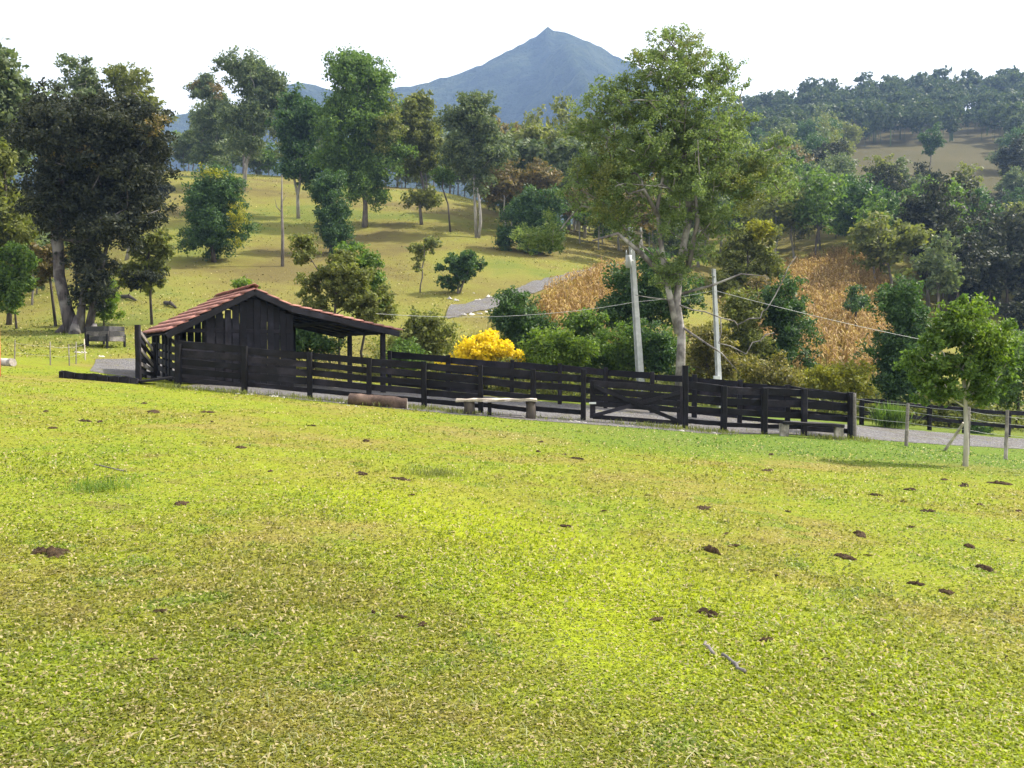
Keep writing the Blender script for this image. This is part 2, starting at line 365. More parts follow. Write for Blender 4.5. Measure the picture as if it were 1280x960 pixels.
def inside(poly, x, y):
    c = np.zeros(np.shape(x), bool); n = len(poly); j = n - 1
    for i in range(n):
        xi, yi = poly[i]; xj, yj = poly[j]
        c ^= ((yi > y) != (yj > y)) & (x < (xj - xi) * (y - yi) / (yj - yi + 1e-12) + xi); j = i
    return c
GX = lambda px, Y: ((px - 640) / FPX * Y, Y)
H2 = lambda px, py: tuple(hit(px, py)[:2])
strip('gravel_road', 'grey gravel yard and lane along the corral fence',
      [GX(225, 27.9), GX(300, 27.7), GX(430, 27.2), GX(560, 26.6), GX(740, 26.2), GX(880, 26.6), GX(940, 27.8), GX(1065, 28.8), GX(1140, 29.6), GX(1200, 30.4), GX(1290, 31.6), GX(1500, 33)],
      [GX(330, 36.5), GX(430, 36.5), GX(560, 35.2), GX(740, 34), GX(880, 33.6), GX(960, 33.8), GX(1065, 34.6), GX(1160, 35), GX(1220, 35.4), GX(1290, 36), GX(1500, 37.5), GX(1560, 38)], 140, 26, 0.03)
strip('gravel_pad', 'small grey gravel pad beyond the loading chute', [GX(112, 31.5), GX(150, 31), GX(215, 31), GX(260, 31)], [GX(120, 37.5), GX(160, 38.5), GX(215, 38.5), GX(265, 38)], 30, 14, 0.03)
strip('hill_road', 'grey gravel track climbing the hill', [H2(556, 400), H2(620, 385), H2(680, 363), H2(740, 345), H2(800, 329)], [H2(562, 384), H2(612, 372), H2(667, 352), H2(735, 337), H2(797, 322)], 90, 10, 0.14)

# far mountain: its own ridge line, spurs and forest bumps
def mountain(name, label, sil, Y0, ya, yb, nx, nyy, amp, seedx, mat):
    s = np.array([W(px, py, Y0) for px, py in sil]); xs = np.linspace(s[0, 0], s[-1, 0], nx); ys = np.linspace(ya, yb, nyy)
    X, Y = np.meshgrid(xs, ys); crest = np.interp(X * Y0 / Y * 0.35 + X * 0.65, s[:, 0], s[:, 2])
    t = np.where(Y < Y0, (Y - ya) / (Y0 - ya), (yb - Y) / (yb - Y0)); t = np.clip(t, 0, 1)
    sp = np.abs(fbm(X / 260 + seedx, Y / 420, 4)); z = -40 + (crest + 40) * (t ** 0.85) * (1 - 1.9 * sp * np.clip(1 - t, 0, 1) ** 0.45)
    z = z + amp * (fbm(X / 60, Y / 60, 3) + 0.35 * (np.random.RandomState(3).rand(*X.shape) - 0.5))
    ii = np.arange(nyy * nx).reshape(nyy, nx)
    f = np.stack([ii[:-1, :-1], ii[:-1, 1:], ii[1:, 1:], ii[1:, :-1]], -1).reshape(-1, 4)
    o = link(name, mesh(name, np.stack([X, Y, z], -1).reshape(-1, 3), f, True), mat); tag(o, label, None, None, 'structure'); return o
def mount_mat():
    m, nt = newmat('far_forest_slope'); p = pos(nt)
    v = nd(nt, 'ShaderNodeTexVoronoi', None, Vector=p, Scale=0.06).outputs; n1 = noise(nt, p, 0.012, 8, 0.75)
    c = ramp(nt, n1, [(0.42, (0.010, 0.022, 0.012)), (0.52, (0.035, 0.06, 0.024)), (0.60, (0.09, 0.11, 0.042))])
    c = mixc(nt, 0.5, c, ramp(nt, v['Color'], [(0, (0.015, 0.03, 0.015)), (1, (0.09, 0.12, 0.05))]))
    out(nt, bsdf(nt, c, 0.95, 0.05, bump(nt, math_(nt, 'ADD', math_(nt, 'MULTIPLY', v['Distance'], -1.0), math_(nt, 'MULTIPLY', noise(nt, p, 0.09, 4, 0.8), 4.0)), 1.0, 16.0))); return m
M['mount'] = mount_mat()
mountain('mountain', 'blue forested mountain with a pointed peak on the skyline',
         [(-900, 150), (-200, 160), (60, 155), (150, 150), (215, 142), (300, 134), (355, 104), (385, 98), (420, 112), (460, 116), (505, 106), (560, 92), (600, 77), (640, 56), (664, 38), (676, 31), (683, 22), (691, 30), (720, 42), (750, 57), (800, 84), (860, 112), (960, 140), (1280, 170), (2200, 190)],
         1500, 620, 2300, 420, 200, 9, 3.2, M['mount'])

# ------------------------------------------------------------------ vegetation builders
def leaves(rng, centers, radii, n_total, size, flat=0.75, sub=9, spread=0.33, droop=0.0, wid=0.5, upn=0.35):
    """leaf-sized four-sided faces, gathered in twigs inside each clump"""
    centers = np.asarray(centers, float); radii = np.asarray(radii, float)
    wgt = radii ** 2; wgt = wgt / wgt.sum(); ci = rng.choice(len(centers), n_total, p=wgt)
    nsub = len(centers) * sub
    d = rng.randn(nsub, 3); d /= np.linalg.norm(d, axis=1)[:, None]; rr = rng.rand(nsub) ** 0.45
    d = d * rr[:, None]; d[:, 2] *= flat
    si = ci * sub + rng.randint(0, sub, n_total)
    r = radii[ci][:, None]
    off = rng.randn(n_total, 3) * spread * 0.62; off[:, 2] *= flat
    p = centers[ci] + (d[si] + off) * r
    outw = d[si] + off; outw /= np.linalg.norm(outw, axis=1)[:, None] + 1e-6
    nrm = rng.randn(n_total, 3) * 0.75 + outw * 0.5 + np.array((0, 0, upn)); nrm /= np.linalg.norm(nrm, axis=1)[:, None]
    t = rng.randn(n_total, 3) + np.array((0, 0, -droop)); t -= nrm * (t * nrm).sum(1)[:, None]; t /= np.linalg.norm(t, axis=1)[:, None] + 1e-9
    b = np.cross(nrm, t); s = size * (0.6 + 0.8 * rng.rand(n_total))[:, None]
    v = np.stack([p - t * s * 0.5, p + b * s * wid * 0.5 + t * s * 0.08, p + t * s * 0.5, p - b * s * wid * 0.5 + t * s * 0.08], 1).reshape(-1, 3)
    return v, np.arange(n_total * 4).reshape(-1, 4)

def envelope(rng, boxes, n, shell=0.5, sep=0.5):
    """clump centres spread through a union of ellipsoids (cx,cy,cz,rx,ry,rz)"""
    boxes = np.asarray(boxes, float); vol = boxes[:, 3] * boxes[:, 5]; vol = vol / vol.sum(); pts = []
    mean = math.sqrt((boxes[:, 3] * boxes[:, 5]).sum() / max(n, 1)) * sep * 1.6
    tries = 0
    while len(pts) < n and tries < n * 40:
        tries += 1
        k = rng.choice(len(boxes), p=vol); b = boxes[k]
        d = rng.randn(3); d /= np.linalg.norm(d); q = b[:3] + d * b[3:] * (shell + (1 - shell) * rng.rand()) ** 1.0 * 0.93
        if rng.rand() < 0.25: q = b[:3] + d * b[3:] * rng.rand() * 0.8
        if all(np.linalg.norm(q - o) > mean * (1 if tries < n * 15 else 0.5) for o in pts): pts.append(q)
    return np.array(pts)

def skeleton(rng, trunk, clumps, wig=0.06, lowbias=0.9):
    P = [np.array(p, float) for p in trunk]; par = [-1] + list(range(len(trunk) - 1)); nt_ = len(trunk)
    ax = P[len(P) // 2]
    order = np.argsort([np.linalg.norm((c - ax) * np.array((1, 1, 0.5))) for c in clumps])
    for k in order:
        c = clumps[k]; A = np.array(P); dv = c - A; dist = np.linalg.norm(dv, axis=1)
        pen = dist + np.maximum(0, 0.35 * np.hypot(dv[:, 0], dv[:, 1]) - dv[:, 2]) * lowbias + np.where(np.arange(len(P)) < max(1, nt_ // 4), 4 * dist, 0)
        a = int(np.argmin(pen)); d = dist[a]
        if d < 0.15: continue
        n = max(2, min(6, int(d / 0.55))); st = P[a]; ctl = st + (c - st) * 0.5 + np.array((0, 0, 0.12 * d)) + rng.randn(3) * wig * d * 1.6
        prev = a
        for i in range(1, n + 1):
            t = i / n; q = st * (1-t)**2 + ctl * 2*t*(1-t) + c * t*t + rng.randn(3) * wig * d * 0.28
            P.append(q); par.append(prev); prev = len(P) - 1
    return P, par
def limbs(P, par, r_base, r_tip, r_top, ntrunk, nside=8):
    n = len(P); r = np.zeros(n); ch = [[] for _ in range(n)]
    for i in range(1, n): ch[par[i]].append(i)
    acc = np.zeros(n)
    for i in range(n - 1, -1, -1):
        if not ch[i]: acc[i] = 1.0
        if par[i] >= 0: acc[par[i]] += acc[i]
    mx = acc[0]
    r = r_tip + (r_base * 0.8 - r_tip) * np.power(acc / mx, 0.66)
    for i in range(ntrunk):
        t = i / max(1, ntrunk - 1); r[i] = max(r[i] if i > 0 else 0, r_base * (1 - t) ** 0.8 * 0.95 + r_top * t)
    r[0] = r_base * 1.25
    mb = MB(); starts = [(-1, 0)]
    while starts:
        p0, i = starts.pop(); pts, rd = ([], []) if p0 < 0 else ([P[p0]], [min(r[p0], r[i] * 1.25)])
        while True:
            pts.append(P[i]); rd.append(r[i])
            if not ch[i]: break
            if i + 1 < ntrunk and (i + 1) in ch[i]: m = i + 1
            else: m = max(ch[i], key=lambda k: r[k])
            for k in ch[i]:
                if k != m: starts.append((i, k))
            i = m
        if len(pts) > 1:
            rd[-1] *= 0.5; mb.tube(pts, rd, nside if max(rd) > 0.08 else (5 if max(rd) > 0.03 else 4), True)
    return mb

def tree_parts(seed, boxes, trunk, n_clump, clump_r, n_leaf, leaf, r_base, r_top=0.05, r_tip=0.015, shell=0.5, flat=0.75, sub=9, spread=0.33, extra=None, wig=0.06, droop=0.0, wid=0.5, bare=None):
    rng = np.random.RandomState(seed)
    cl = envelope(rng, boxes, n_clump, shell)
    rad = clump_r * (0.65 + 0.7 * rng.rand(len(cl)))
    P, par = skeleton(rng, trunk, list(cl) + ([np.array(b) for b in bare] if bare else []), wig)
    mb = limbs(P, par, r_base, r_tip, r_top, len(trunk))
    if extra: extra(mb)
    lv, lf = leaves(rng, cl, rad, n_leaf, leaf, flat, sub, spread, droop, wid)
    return mb, lv, lf
def trunk_line(rng, p0, p1, n=6, wig=0.06):
    p0, p1 = np.array(p0, float), np.array(p1, float); Lh = np.linalg.norm(p1 - p0); o = [p0]
    for i in range(1, n):
        t = i / (n - 1); o.append(p0 * (1-t) + p1 * t + (rng.randn(3) * np.array((1, 1, 0.2)) * wig * Lh * (0.5 if i < n - 1 else 0.2)) * math.sin(math.pi * min(t + 0.1, 1)))
    return o
def px_tree(name, label, cat, base, crowns, leafmat, bark, top=None, n_clump=30, clump_r=None, n_leaf=5000, leaf=0.3, r_px=6, Y=None, group=None, seed=0,
            depth=0.9, via=None, crown_label=None, second=None, **kw):
    """tree whose foot stands at a photo pixel; crowns are boxes (x0,y0,x1,y1) read from the photo at that distance"""
    rng = np.random.RandomState(seed + 1000)
    b = hit(*base) if Y is None else G(base[0], Y)
    Yt = b[1]; k = Yt / FPX; bx = []
    for c in crowns:
        x0, y0, x1, y1 = c[:4]; dy = c[4] if len(c) > 4 else 0
        m = W((x0 + x1) / 2, (y0 + y1) / 2, Yt + dy) - b; bx.append((m[0], m[1], m[2], (x1 - x0) / 2 * k, (x1 - x0) / 2 * k * depth, (y1 - y0) / 2 * k))
    hi = max(c[2] + c[5] for c in bx)
    if top is None: tp = np.array((np.mean([c[0] for c in bx]), 0, hi * 0.82))
    else: tp = W(top[0], top[1], Yt) - b
    tr = [np.array((0, 0, -0.15))]
    for v in (via or []): tr.append(W(v[0], v[1], Yt) - b)
    if via: tr += trunk_line(rng, tr[-1], tp, 5, 0.04)[1:]
    else: tr = trunk_line(rng, tr[0], tp, 7, 0.04)
    if clump_r is None: clump_r = 0.46 * min(min(c[3], c[5]) for c in bx) + 0.15
    n_leaf = int(n_leaf * 1.9); n_clump = int(n_clump * 1.45)
    mb, lv, lf = tree_parts(seed, bx, tr, n_clump, clump_r, n_leaf, leaf * 1.2, r_px * k / 2 * 0.68, **kw)
    t = thing(name, label, cat, b, group)
    mb.build('trunk', bark, t, True)
    cr = link('crown', mesh('crown', lv, lf), leafmat, t)
    if second:                                  # a share of differently coloured growth in the same crown
        bm2 = [(m[0], m[1], m[2], r1, r1 * depth, r2) for (m, r1, r2) in [(W((c[0]+c[2])/2, (c[1]+c[3])/2, Yt + (c[4] if len(c) > 4 else -bx[0][4]*0.5)) - b, (c[2]-c[0])/2*k, (c[3]-c[1])/2*k) for c in second['boxes']]]
        r2 = np.random.RandomState(seed + 77); cl = envelope(r2, bm2, second['clumps'], 0.4)
        lv, lf = leaves(r2, cl, np.full(len(cl), clump_r * second.get('r', 0.8)), second['n'], leaf)
        link(second['name'], mesh(second['name'], lv, lf), second['mat'], t)
    return t

# ------------------------------------------------------------------ barn
RB = random.Random(11)
TH = R(30); rv = np.array((math.cos(TH), math.sin(TH), 0)); bv = np.array((-math.sin(TH), math.cos(TH), 0))
P0 = W(318, 361, 30); RZ = P0[2]
barn = thing('barn', 'dark timber barn with red clay tile roof behind the corral fence', 'barn', (P0[0], P0[1], float(gz(P0[0], P0[1]))))
BO = np.array(barn.location)
PROF = [(-2.85, 2.22 - 3.74), (0, 0), (1.25, -0.55), (5.3, -1.38)]
def roofz(l): return RZ + float(np.interp(l, [p[0] for p in PROF], [p[1] for p in PROF]))
def bp(l, d, z=None):                        # barn point: along gable, depth, world height -> local to barn
    p = np.array((P0[0], P0[1], 0)) + rv * l + bv * d; p[2] = roofz(l) if z is None else z
    return p - BO
def bg(l, d):
    p = np.array((P0[0], P0[1], 0)) + rv * l + bv * d; return float(gz(p[0], p[1]))
def post(l, d, wd=0.17, top=None, name='post'):
    zt = (roofz(l) - 0.22) if top is None else top
    MB().bar(bp(l, d, bg(l, d) - 0.2), bp(l, d, zt), wd, wd, up=rv, rng=RB, j=0.008, seg=4).build(name, M['dark_wood'], barn)
for l, d in ((-2.45, 0.3), (-1.55, 0.35), (4.75, 0.3), (4.75, 3.9), (1.25, 0.4), (-2.45, 3.0), (-2.45, 5.4), (1.25, 5.4), (-1.55, 5.4), (2.9, 5.5)): post(l, d)
# roof deck: one bent sheet that carries rafters, rake boards and tiles
rp = [(-2.85, 0), (0.0, 0), (1.25, 0), (5.3, 0)]; q = []
for dz in (-0.05, -0.03):
    for d in (0, 6):
        for l, _ in rp: q.append(bp(l, d, roofz(l) + dz))
fsr = []
for k in range(3): fsr += [(k, 4 + k, 5 + k, k + 1), (8 + k, 9 + k, 13 + k, 12 + k), (k, k + 1, 9 + k, 8 + k), (4 + k, 12 + k, 13 + k, 5 + k)]
fsr += [(0, 8, 12, 4), (3, 7, 15, 11)]
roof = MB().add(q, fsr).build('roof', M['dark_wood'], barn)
wallf = MB().bar(bp(-2.5, 0.25, roofz(-1.6) - 0.58), bp(1.3, 0.25, roofz(-1.6) - 0.58), 0.07, 0.13).build('gable_wall', M['dark_wood'], barn)
# beams along eaves and ridge, rafters, rake boards
for l in (-2.45, -1.3, 1.25, 3.0, 4.75): MB().bar(bp(l, 0.02, roofz(l) - 0.16), bp(l, 5.95, roofz(l) - 0.16), 0.12, 0.14).build('beam', M['dark_wood'], barn)
MB().bar(bp(0, 0.02, RZ - 0.18), bp(0, 5.95, RZ - 0.18), 0.12, 0.16).build('ridge_beam', M['dark_wood'], barn)
for d in (0.9, 2.1, 3.3, 4.5, 5.7):
    for a, b in ((-2.8, -0.02), (0.02, 1.25), (1.25, 5.25)):
        MB().bar(bp(a, d, roofz(a) - 0.08), bp(b, d, roofz(b) - 0.08), 0.07, 0.09).build('rafter', M['dark_wood'], roof)
for a, b in ((-2.84, 0.0), (0.0, 1.25), (1.25, 5.28)):
    for d in (-0.03, 6.02):
        MB().bar(bp(a, d, roofz(a) - 0.11), bp(b, d, roofz(b) - 0.11), 0.04, 0.20, rng=RB, j=0.006, seg=4).build('rake_board', M['plank'], roof)
# planked gable wall: boards with gaps at the left side
l = -1.55; k = 0
while l < 1.22:
    wd = RB.uniform(0.2, 0.27); gap = 0.05 if l < -0.85 else 0.008
    zt = min(roofz(l + wd / 2) - 0.24, RZ - 0.3) - (RB.uniform(0.0, 0.05)); dz = 0.02 * (k % 2)
    lo = bg(l, 0.25) + RB.uniform(0.0, 0.1)
    if gap > 0.03: lo = bg(l, 0.25) + 0.2
    MB().bar(bp(l + wd / 2, 0.22 + dz, lo), bp(l + wd / 2, 0.22 + dz, zt), wd, 0.028, up=bv, rng=RB, j=0.004, seg=5).build('plank', M['plank'], wallf)
    l += wd + gap; k += 1
for i in range(7): MB().bar(bp(-1.6 if i < 6 else -1.4, 0.262, bg(-1, 0.3) + 0.3 + 0.31 * i), bp(-0.6, 0.262, bg(-1, 0.3) + 0.3 + 0.31 * i), 0.025, 0.3).build('backing_board', M['dark_wood'], wallf)
for zz in (0.7, 1.75): MB().bar(bp(-1.6, 0.32, bg(0, 0.3) + zz), bp(1.25, 0.32, bg(0, 0.3) + zz), 0.06, 0.14).build('wall_rail', M['dark_wood'], wallf)
# side boarding of the stall (back wall and left side, waist high)
for i in range(4):
    z = 0.3 + 0.27 * i
    MB().bar(bp(-2.5, 0.3, bg(-2.5, 0.3) + z), bp(-2.5, 5.5, bg(-2.5, 5.5) + z), 0.03, 0.2, rng=RB, j=0.006, seg=3).build('side_board', M['dark_wood'], barn)
    MB().bar(bp(-2.4, 0.15, bg(-2.5, 0.2) + z), bp(-1.55, 0.15, bg(-1.5, 0.2) + z), 0.03, 0.2, rng=RB, j=0.006, seg=2).build('front_board', M['dark_wood'], barn)
for d in (1.5, 2.2, 4.2): post(-2.5, d, 0.12, roofz(-2.5) - 0.2)
for i, d in enumerate((5.45,)):
    for j in range(9): 
        lx = -1.4 + j * 0.27
        MB().bar(bp(lx, d, bg(lx, d)), bp(lx, d, roofz(lx) - 0.3 if lx < 0 else RZ - 1.0), 0.24, 0.03, up=bv, rng=RB, j=0.004, seg=2).build('back_plank', M['plank'], barn)
for i in range(3):
    MB().bar(bp(-2.4, 2.6 + 0.5 * i, roofz(-2.4) - 0.35 + 0.05 * i), bp(-1.2, 2.6 + 0.5 * i, bg(-1.2, 2.6) + 0.75), 0.07, 0.1).build('brace', M['grey_wood'], barn)
# tiles: rows up the slope, each a curved piece
def tile_mesh(wd=0.285, ln=0.46, rise=0.055):
    n = 6; vs = []; fs = []
    for t, dz in ((0, 0.045), (1, 0.0)):
        for k in range(n + 1):
            a = k / n; x = (a - 0.5) * wd; h = rise * math.sin(math.pi * a); tw = 1 - 0.1 * t
            vs.append((x * tw, t * ln, h + dz)); 
    for t, dz in ((0, 0.045), (1, 0.0)):
        for k in range(n + 1):
            a = k / n; x = (a - 0.5) * wd; h = rise * math.sin(math.pi * a); tw = 1 - 0.1 * t
            vs.append((x * tw, t * ln, h + dz - 0.02))
    m = n + 1
    for k in range(n):
        fs.append((k, k + 1, m + k + 1, m + k)); fs.append((2*m + k + 1, 2*m + k, 3*m + k, 3*m + k + 1)); fs.append((2*m + k, 2*m + k + 1, k + 1, k)); fs.append((3*m+k+1, 3*m+k, m+k, m+k+1))
    fs += [(0, m, 3*m, 2*m), (n, 2*m + n, 3*m + n, m + n)]
    return vs, fs
TV, TF = tile_mesh(); TME = mesh('tile', np.array(TV), TF, True); TME.materials.append(M['tile'])
from mathutils import Matrix
def tile_mtx(l0, l1, d, t):                   # l0 eave end -> l1 ridge end of the course
    a, b = Vector(bp(l0, d)), Vector(bp(l1, d)); y = (b - a).normalized(); x = Vector(bv) if l0 > 0 else Vector(-bv)
    z = x.cross(y); p = a.lerp(b, t)
    j = RB.uniform(-0.015, 0.015); m = Matrix.Identity(4)
    m.col[0][:3] = x; m.col[1][:3] = y + x * j; m.col[2][:3] = z; m.col[3][:3] = p + z * RB.uniform(0.0, 0.012); return m
rest = MB()
for l0, l1 in ((-2.92, -0.03), (1.22, 0.03), (5.42, 1.22)):
    Ls = (Vector(bp(l0, 0)) - Vector(bp(l1, 0))).length; nc = max(2, round(Ls / 0.4))
    for c in range(nc):
        for q in range(21):
            d = 0.05 + q * 0.283 + 0.06; m = tile_mtx(l0, l1, d, c / nc)
            if l0 < 0 or q < 2 or (l0 < 2 and q < 4):
                o = link('tile', TME, None, roof); o.matrix_local = m
            else: rest.add([m @ Vector(v) for v in TV], TF)
tag(rest.build('tile_field', M['tile'], roof), None, None, None, 'stuff')
for q in range(15):
    mm = Matrix.Identity(4); a = Vector(bp(0, q * 0.4)); y = Vector(bv); z = Vector((0, 0, 1)); x = y.cross(z)
    mm.col[0][:3] = x * 1.1; mm.col[1][:3] = y; mm.col[2][:3] = z * 1.4; mm.col[3][:3] = a + z * (0.035 + RB.uniform(0, 0.015))
    o = link('ridge_tile', TME, None, roof); o.matrix_local = mm

# ------------------------------------------------------------------ corral fences
def up3(p, h): return np.array((p[0], p[1], p[2] + h))
def fence_run(name, label, pts, boards, wood, post_w=0.17, post_h=1.5, side=-1, group=None, tops=None, cat='fence', skip_posts=(), bw=0.035, jit=0.035):
    pts = [np.array(p) for p in pts]; base = pts[0]
    t = thing(name, label, cat, base, group)
    for i, p in enumerate(pts):
        if i in skip_posts: continue
        h = (tops[i] if tops and tops[i] else post_h) + RB.uniform(-0.03, 0.04); lean = np.array((RB.uniform(-0.02, 0.02), RB.uniform(-0.02, 0.02), 0))
        MB().bar(up3(p, -0.3) - base, up3(p, h) - base + lean, post_w * RB.uniform(0.85, 1.1), post_w, up=(0, 1, 0), rng=RB, j=0.009, seg=4).build('post', wood, t)
    for i in range(len(pts) - 1):
        a, b = pts[i], pts[i + 1]; d = (b - a)[:2]; d = d / np.linalg.norm(d); n = np.array((d[1], -d[0], 0)) * (post_w / 2 + bw / 2 + 0.004) * (-side)
        bs = boards(i) if callable(boards) else boards
        for (h, wd) in bs:
            e = np.array((d[0], d[1], 0)) * 0.05
            ja, jb = RB.uniform(-jit, jit), RB.uniform(-jit, jit)
            MB().bar(up3(a, h + ja) + n - base - e * 0.0 + np.array((d[0], d[1], 0)) * 0.004, up3(b, h + jb) + n - base - np.array((d[0], d[1], 0)) * 0.004, bw, wd * RB.uniform(0.9, 1.06), rng=RB, j=0.011, seg=6).build('rail', wood, t)
    return t
FX = [(222, 27.9), (305, 27.9), (387, 28), (461, 28), (530, 28), (601, 28), (667, 28), (729, 28)]
B5 = [(1.37, 0.215), (1.09, 0.205), (0.81, 0.205), (0.53, 0.20), (0.25, 0.15)]
B4 = [(1.37, 0.24), (1.01, 0.22), (0.64, 0.19), (0.24, 0.15)]
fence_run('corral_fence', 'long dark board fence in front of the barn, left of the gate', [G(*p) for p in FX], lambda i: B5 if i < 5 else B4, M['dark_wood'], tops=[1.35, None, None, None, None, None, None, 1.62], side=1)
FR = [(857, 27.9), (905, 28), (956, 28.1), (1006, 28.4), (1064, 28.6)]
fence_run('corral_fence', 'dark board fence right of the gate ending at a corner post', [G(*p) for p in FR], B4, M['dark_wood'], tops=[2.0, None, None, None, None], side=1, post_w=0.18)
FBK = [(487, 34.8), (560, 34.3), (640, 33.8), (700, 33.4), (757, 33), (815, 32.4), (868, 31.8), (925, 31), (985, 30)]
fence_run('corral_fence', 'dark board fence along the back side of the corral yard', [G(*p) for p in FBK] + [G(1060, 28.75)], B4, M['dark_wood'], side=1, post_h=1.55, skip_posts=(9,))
# gate with two crossed braces
ga, gb = G(741, 27.86), G(850, 27.82); gt = thing('gate', 'dark timber corral gate with crossed braces and a tall hinge post', 'gate', ga)
g0 = ga
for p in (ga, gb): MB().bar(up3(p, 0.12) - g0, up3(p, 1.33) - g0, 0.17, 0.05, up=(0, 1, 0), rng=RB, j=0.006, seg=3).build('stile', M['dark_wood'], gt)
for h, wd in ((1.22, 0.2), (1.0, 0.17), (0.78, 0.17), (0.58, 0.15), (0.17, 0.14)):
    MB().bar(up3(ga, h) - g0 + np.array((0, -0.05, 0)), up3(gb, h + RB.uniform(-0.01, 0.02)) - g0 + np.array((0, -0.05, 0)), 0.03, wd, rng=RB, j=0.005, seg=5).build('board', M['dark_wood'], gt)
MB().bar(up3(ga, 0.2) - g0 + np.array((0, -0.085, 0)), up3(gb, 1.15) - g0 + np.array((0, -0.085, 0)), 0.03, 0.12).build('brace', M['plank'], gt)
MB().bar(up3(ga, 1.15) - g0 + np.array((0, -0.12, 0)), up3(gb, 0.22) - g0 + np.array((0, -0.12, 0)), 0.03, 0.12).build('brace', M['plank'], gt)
MB().bar(up3(ga, 0.6) - g0 + np.array((-0.12, -0.06, 0)), up3(ga, 0.6) - g0 + np.array((0.1, -0.06, 0)), 0.03, 0.06).build('latch', M['metal'], gt)

# loading chute: sloped rails between a tall and a low post
cA, cB = G(173, 27.9), G(192, 29.6); ch = thing('loading_chute', 'dark cattle loading chute with sloping rails left of the barn', 'chute', cA)
MB().bar(up3(cA, -0.2) - cA, up3(cA, 1.85) - cA, 0.15, 0.15, up=(0, 1, 0), rng=RB, j=0.01, seg=4).build('post', M['dark_wood'], ch)
MB().bar(up3(cB, -0.2) - cA, up3(cB, 1.25) - cA, 0.16, 0.16, up=(0, 1, 0), rng=RB, j=0.01, seg=4).build('post', M['dark_wood'], ch)
cC = G(180, 31.0); MB().bar(up3(cC, -0.2) - cA, up3(cC, 1.6) - cA, 0.14, 0.14, up=(0, 1, 0)).build('post', M['dark_wood'], ch)
for i in range(6): MB().bar(up3(cA, 1.74 - 0.27 * i) - cA, up3(cB, 1.02 - 0.27 * i if i < 3 else 0.48 - 0.14 * (i - 3)) - cA, 0.035, 0.12, rng=RB, j=0.005, seg=2).build('rail', M['dark_wood'] if i % 2 else M['grey_wood'], ch)
MB().bar(up3(cA, 0.05) - cA, up3(G(215, 28.4), 0.25) - cA, 0.6, 0.07).build('ramp', M['dark_wood'], ch)
# low dark beam edging left of the chute
ea, eb = G(75, 27.6), G(172, 27.7); mb = MB(); npt = 10
e = thing('edging_beam', 'long dark rotting beam lying on the grass left of the barn', 'beam', ea)
mb.bar(up3(ea, 0.1) - ea, up3(eb, 0.08) - ea, 0.2, 0.22, rng=RB, j=0.03, seg=14); mb.build('beam_body', M['dark_wood'], e)
for i in range(7):
    q = ea + (eb - ea) * (0.06 + 0.14 * i); MB().bar(q - ea + np.array((0, -0.14, -0.12)), q - ea + np.array((0.01, -0.14, 0.2 + RB.uniform(-0.04, 0.03))), 0.06, 0.05, up=(0, 1, 0)).build('peg', M['plank'], e)

# right-hand two-rail fence along the lane
RR = [(1078, 35.3), (1108, 35.4), (1163, 35.8), (1207, 36), (1262, 36.3), (1330, 36.8)]
fence_run('lane_fence', 'low dark two-rail fence along the far side of the lane', [G(*p) for p in RR], [(0.98, 0.17), (0.45, 0.15)], M['dark_wood'], post_w=0.15, post_h=1.05, side=1)
# rough wire fence near the white-trunked tree
def wire_fence(name, label, pts, h, wires, wood, r=0.05, cat='fence', extra=None):
    pts = [np.array(p) for p in pts]; b = pts[0]; t = thing(name, label, cat, b)
    for i, p in enumerate(pts):
        lx = RB.uniform(-0.05, 0.05)
        MB().tube([up3(p, -0.25) - b, up3(p, h * 0.5) - b + np.array((lx * .6, 0, 0)), up3(p, h * RB.uniform(0.95, 1.08)) - b + np.array((lx, 0, 0))], [r * 1.1, r, r * 0.85], 7).build('post', wood, t)
    for wz in wires:
        for i in range(len(pts) - 1):
            MB().tube([up3(pts[i], wz) - b, up3((pts[i] + pts[i+1]) / 2, wz - 0.03) - b, up3(pts[i+1], wz) - b], [0.004] * 3, 4).build('wire', M['wire'], t)
    return t
wf = wire_fence('wire_fence', 'grey stake and wire fence beside the white-trunked tree', [G(1070, 28.3), G(1134, 27.9), G(1211, 26.6), G(1259, 26.9), G(1330, 27.2)], 1.4, (0.4, 0.75, 1.1, 1.32), M['grey_wood'], 0.055)
b = np.array(wf.location); MB().tube([G(1181, 27.6) - b + np.array((0, 0, -0.05)), up3(G(1206, 26.9), 0.95) - b], [0.05, 0.045], 7).build('brace', M['grey_wood'], wf)
wire_fence('stake_fence', 'thin pale stakes of a wire fence on the grass at far left', [G(18, 33.5), G(63, 33.2), G(87, 34), G(95, 35.5), G(107, 37)], 0.85, (0.35, 0.7), M['grey_wood'], 0.022)

# ------------------------------------------------------------------ benches, logs, box, poles
def lumpy_log(name, label, cat, a, b, r, bark, endm, seed, group=None, n=10, lift=None):
    rr = random.Random(seed); a, b = np.array(a, float), np.array(b, float); base = a.copy()
    t = thing(name, label, cat, base, group); pts = []; rd = []
    for i in range(n + 1):
        q = a + (b - a) * i / n; q[2] += r * 0.75; pts.append(q - base + np.array((rr.uniform(-.02, .02), rr.uniform(-.02, .02), rr.uniform(-.015, .015)))); rd.append(r * rr.uniform(0.9, 1.1))
    MB().tube(pts, rd, 12, False).build('bark', bark, t, True)
    for e, k in ((0, 1), (-1, -1)):
        ax = Vector(pts[e] - pts[e + k]).normalized() * 0.004
        MB().tube([Vector(pts[e]) - ax * 2, Vector(pts[e]) + ax], [rd[e] * 0.985, rd[e] * 0.96], 12, True).build('cut_end', endm, t)
    return t
lumpy_log('fallen_log', 'short thick log lying against the corral fence, pale on top', 'log', G(437, 27.3), G(508, 27.3), 0.20, M['log'], M['pale_wood'], 3)
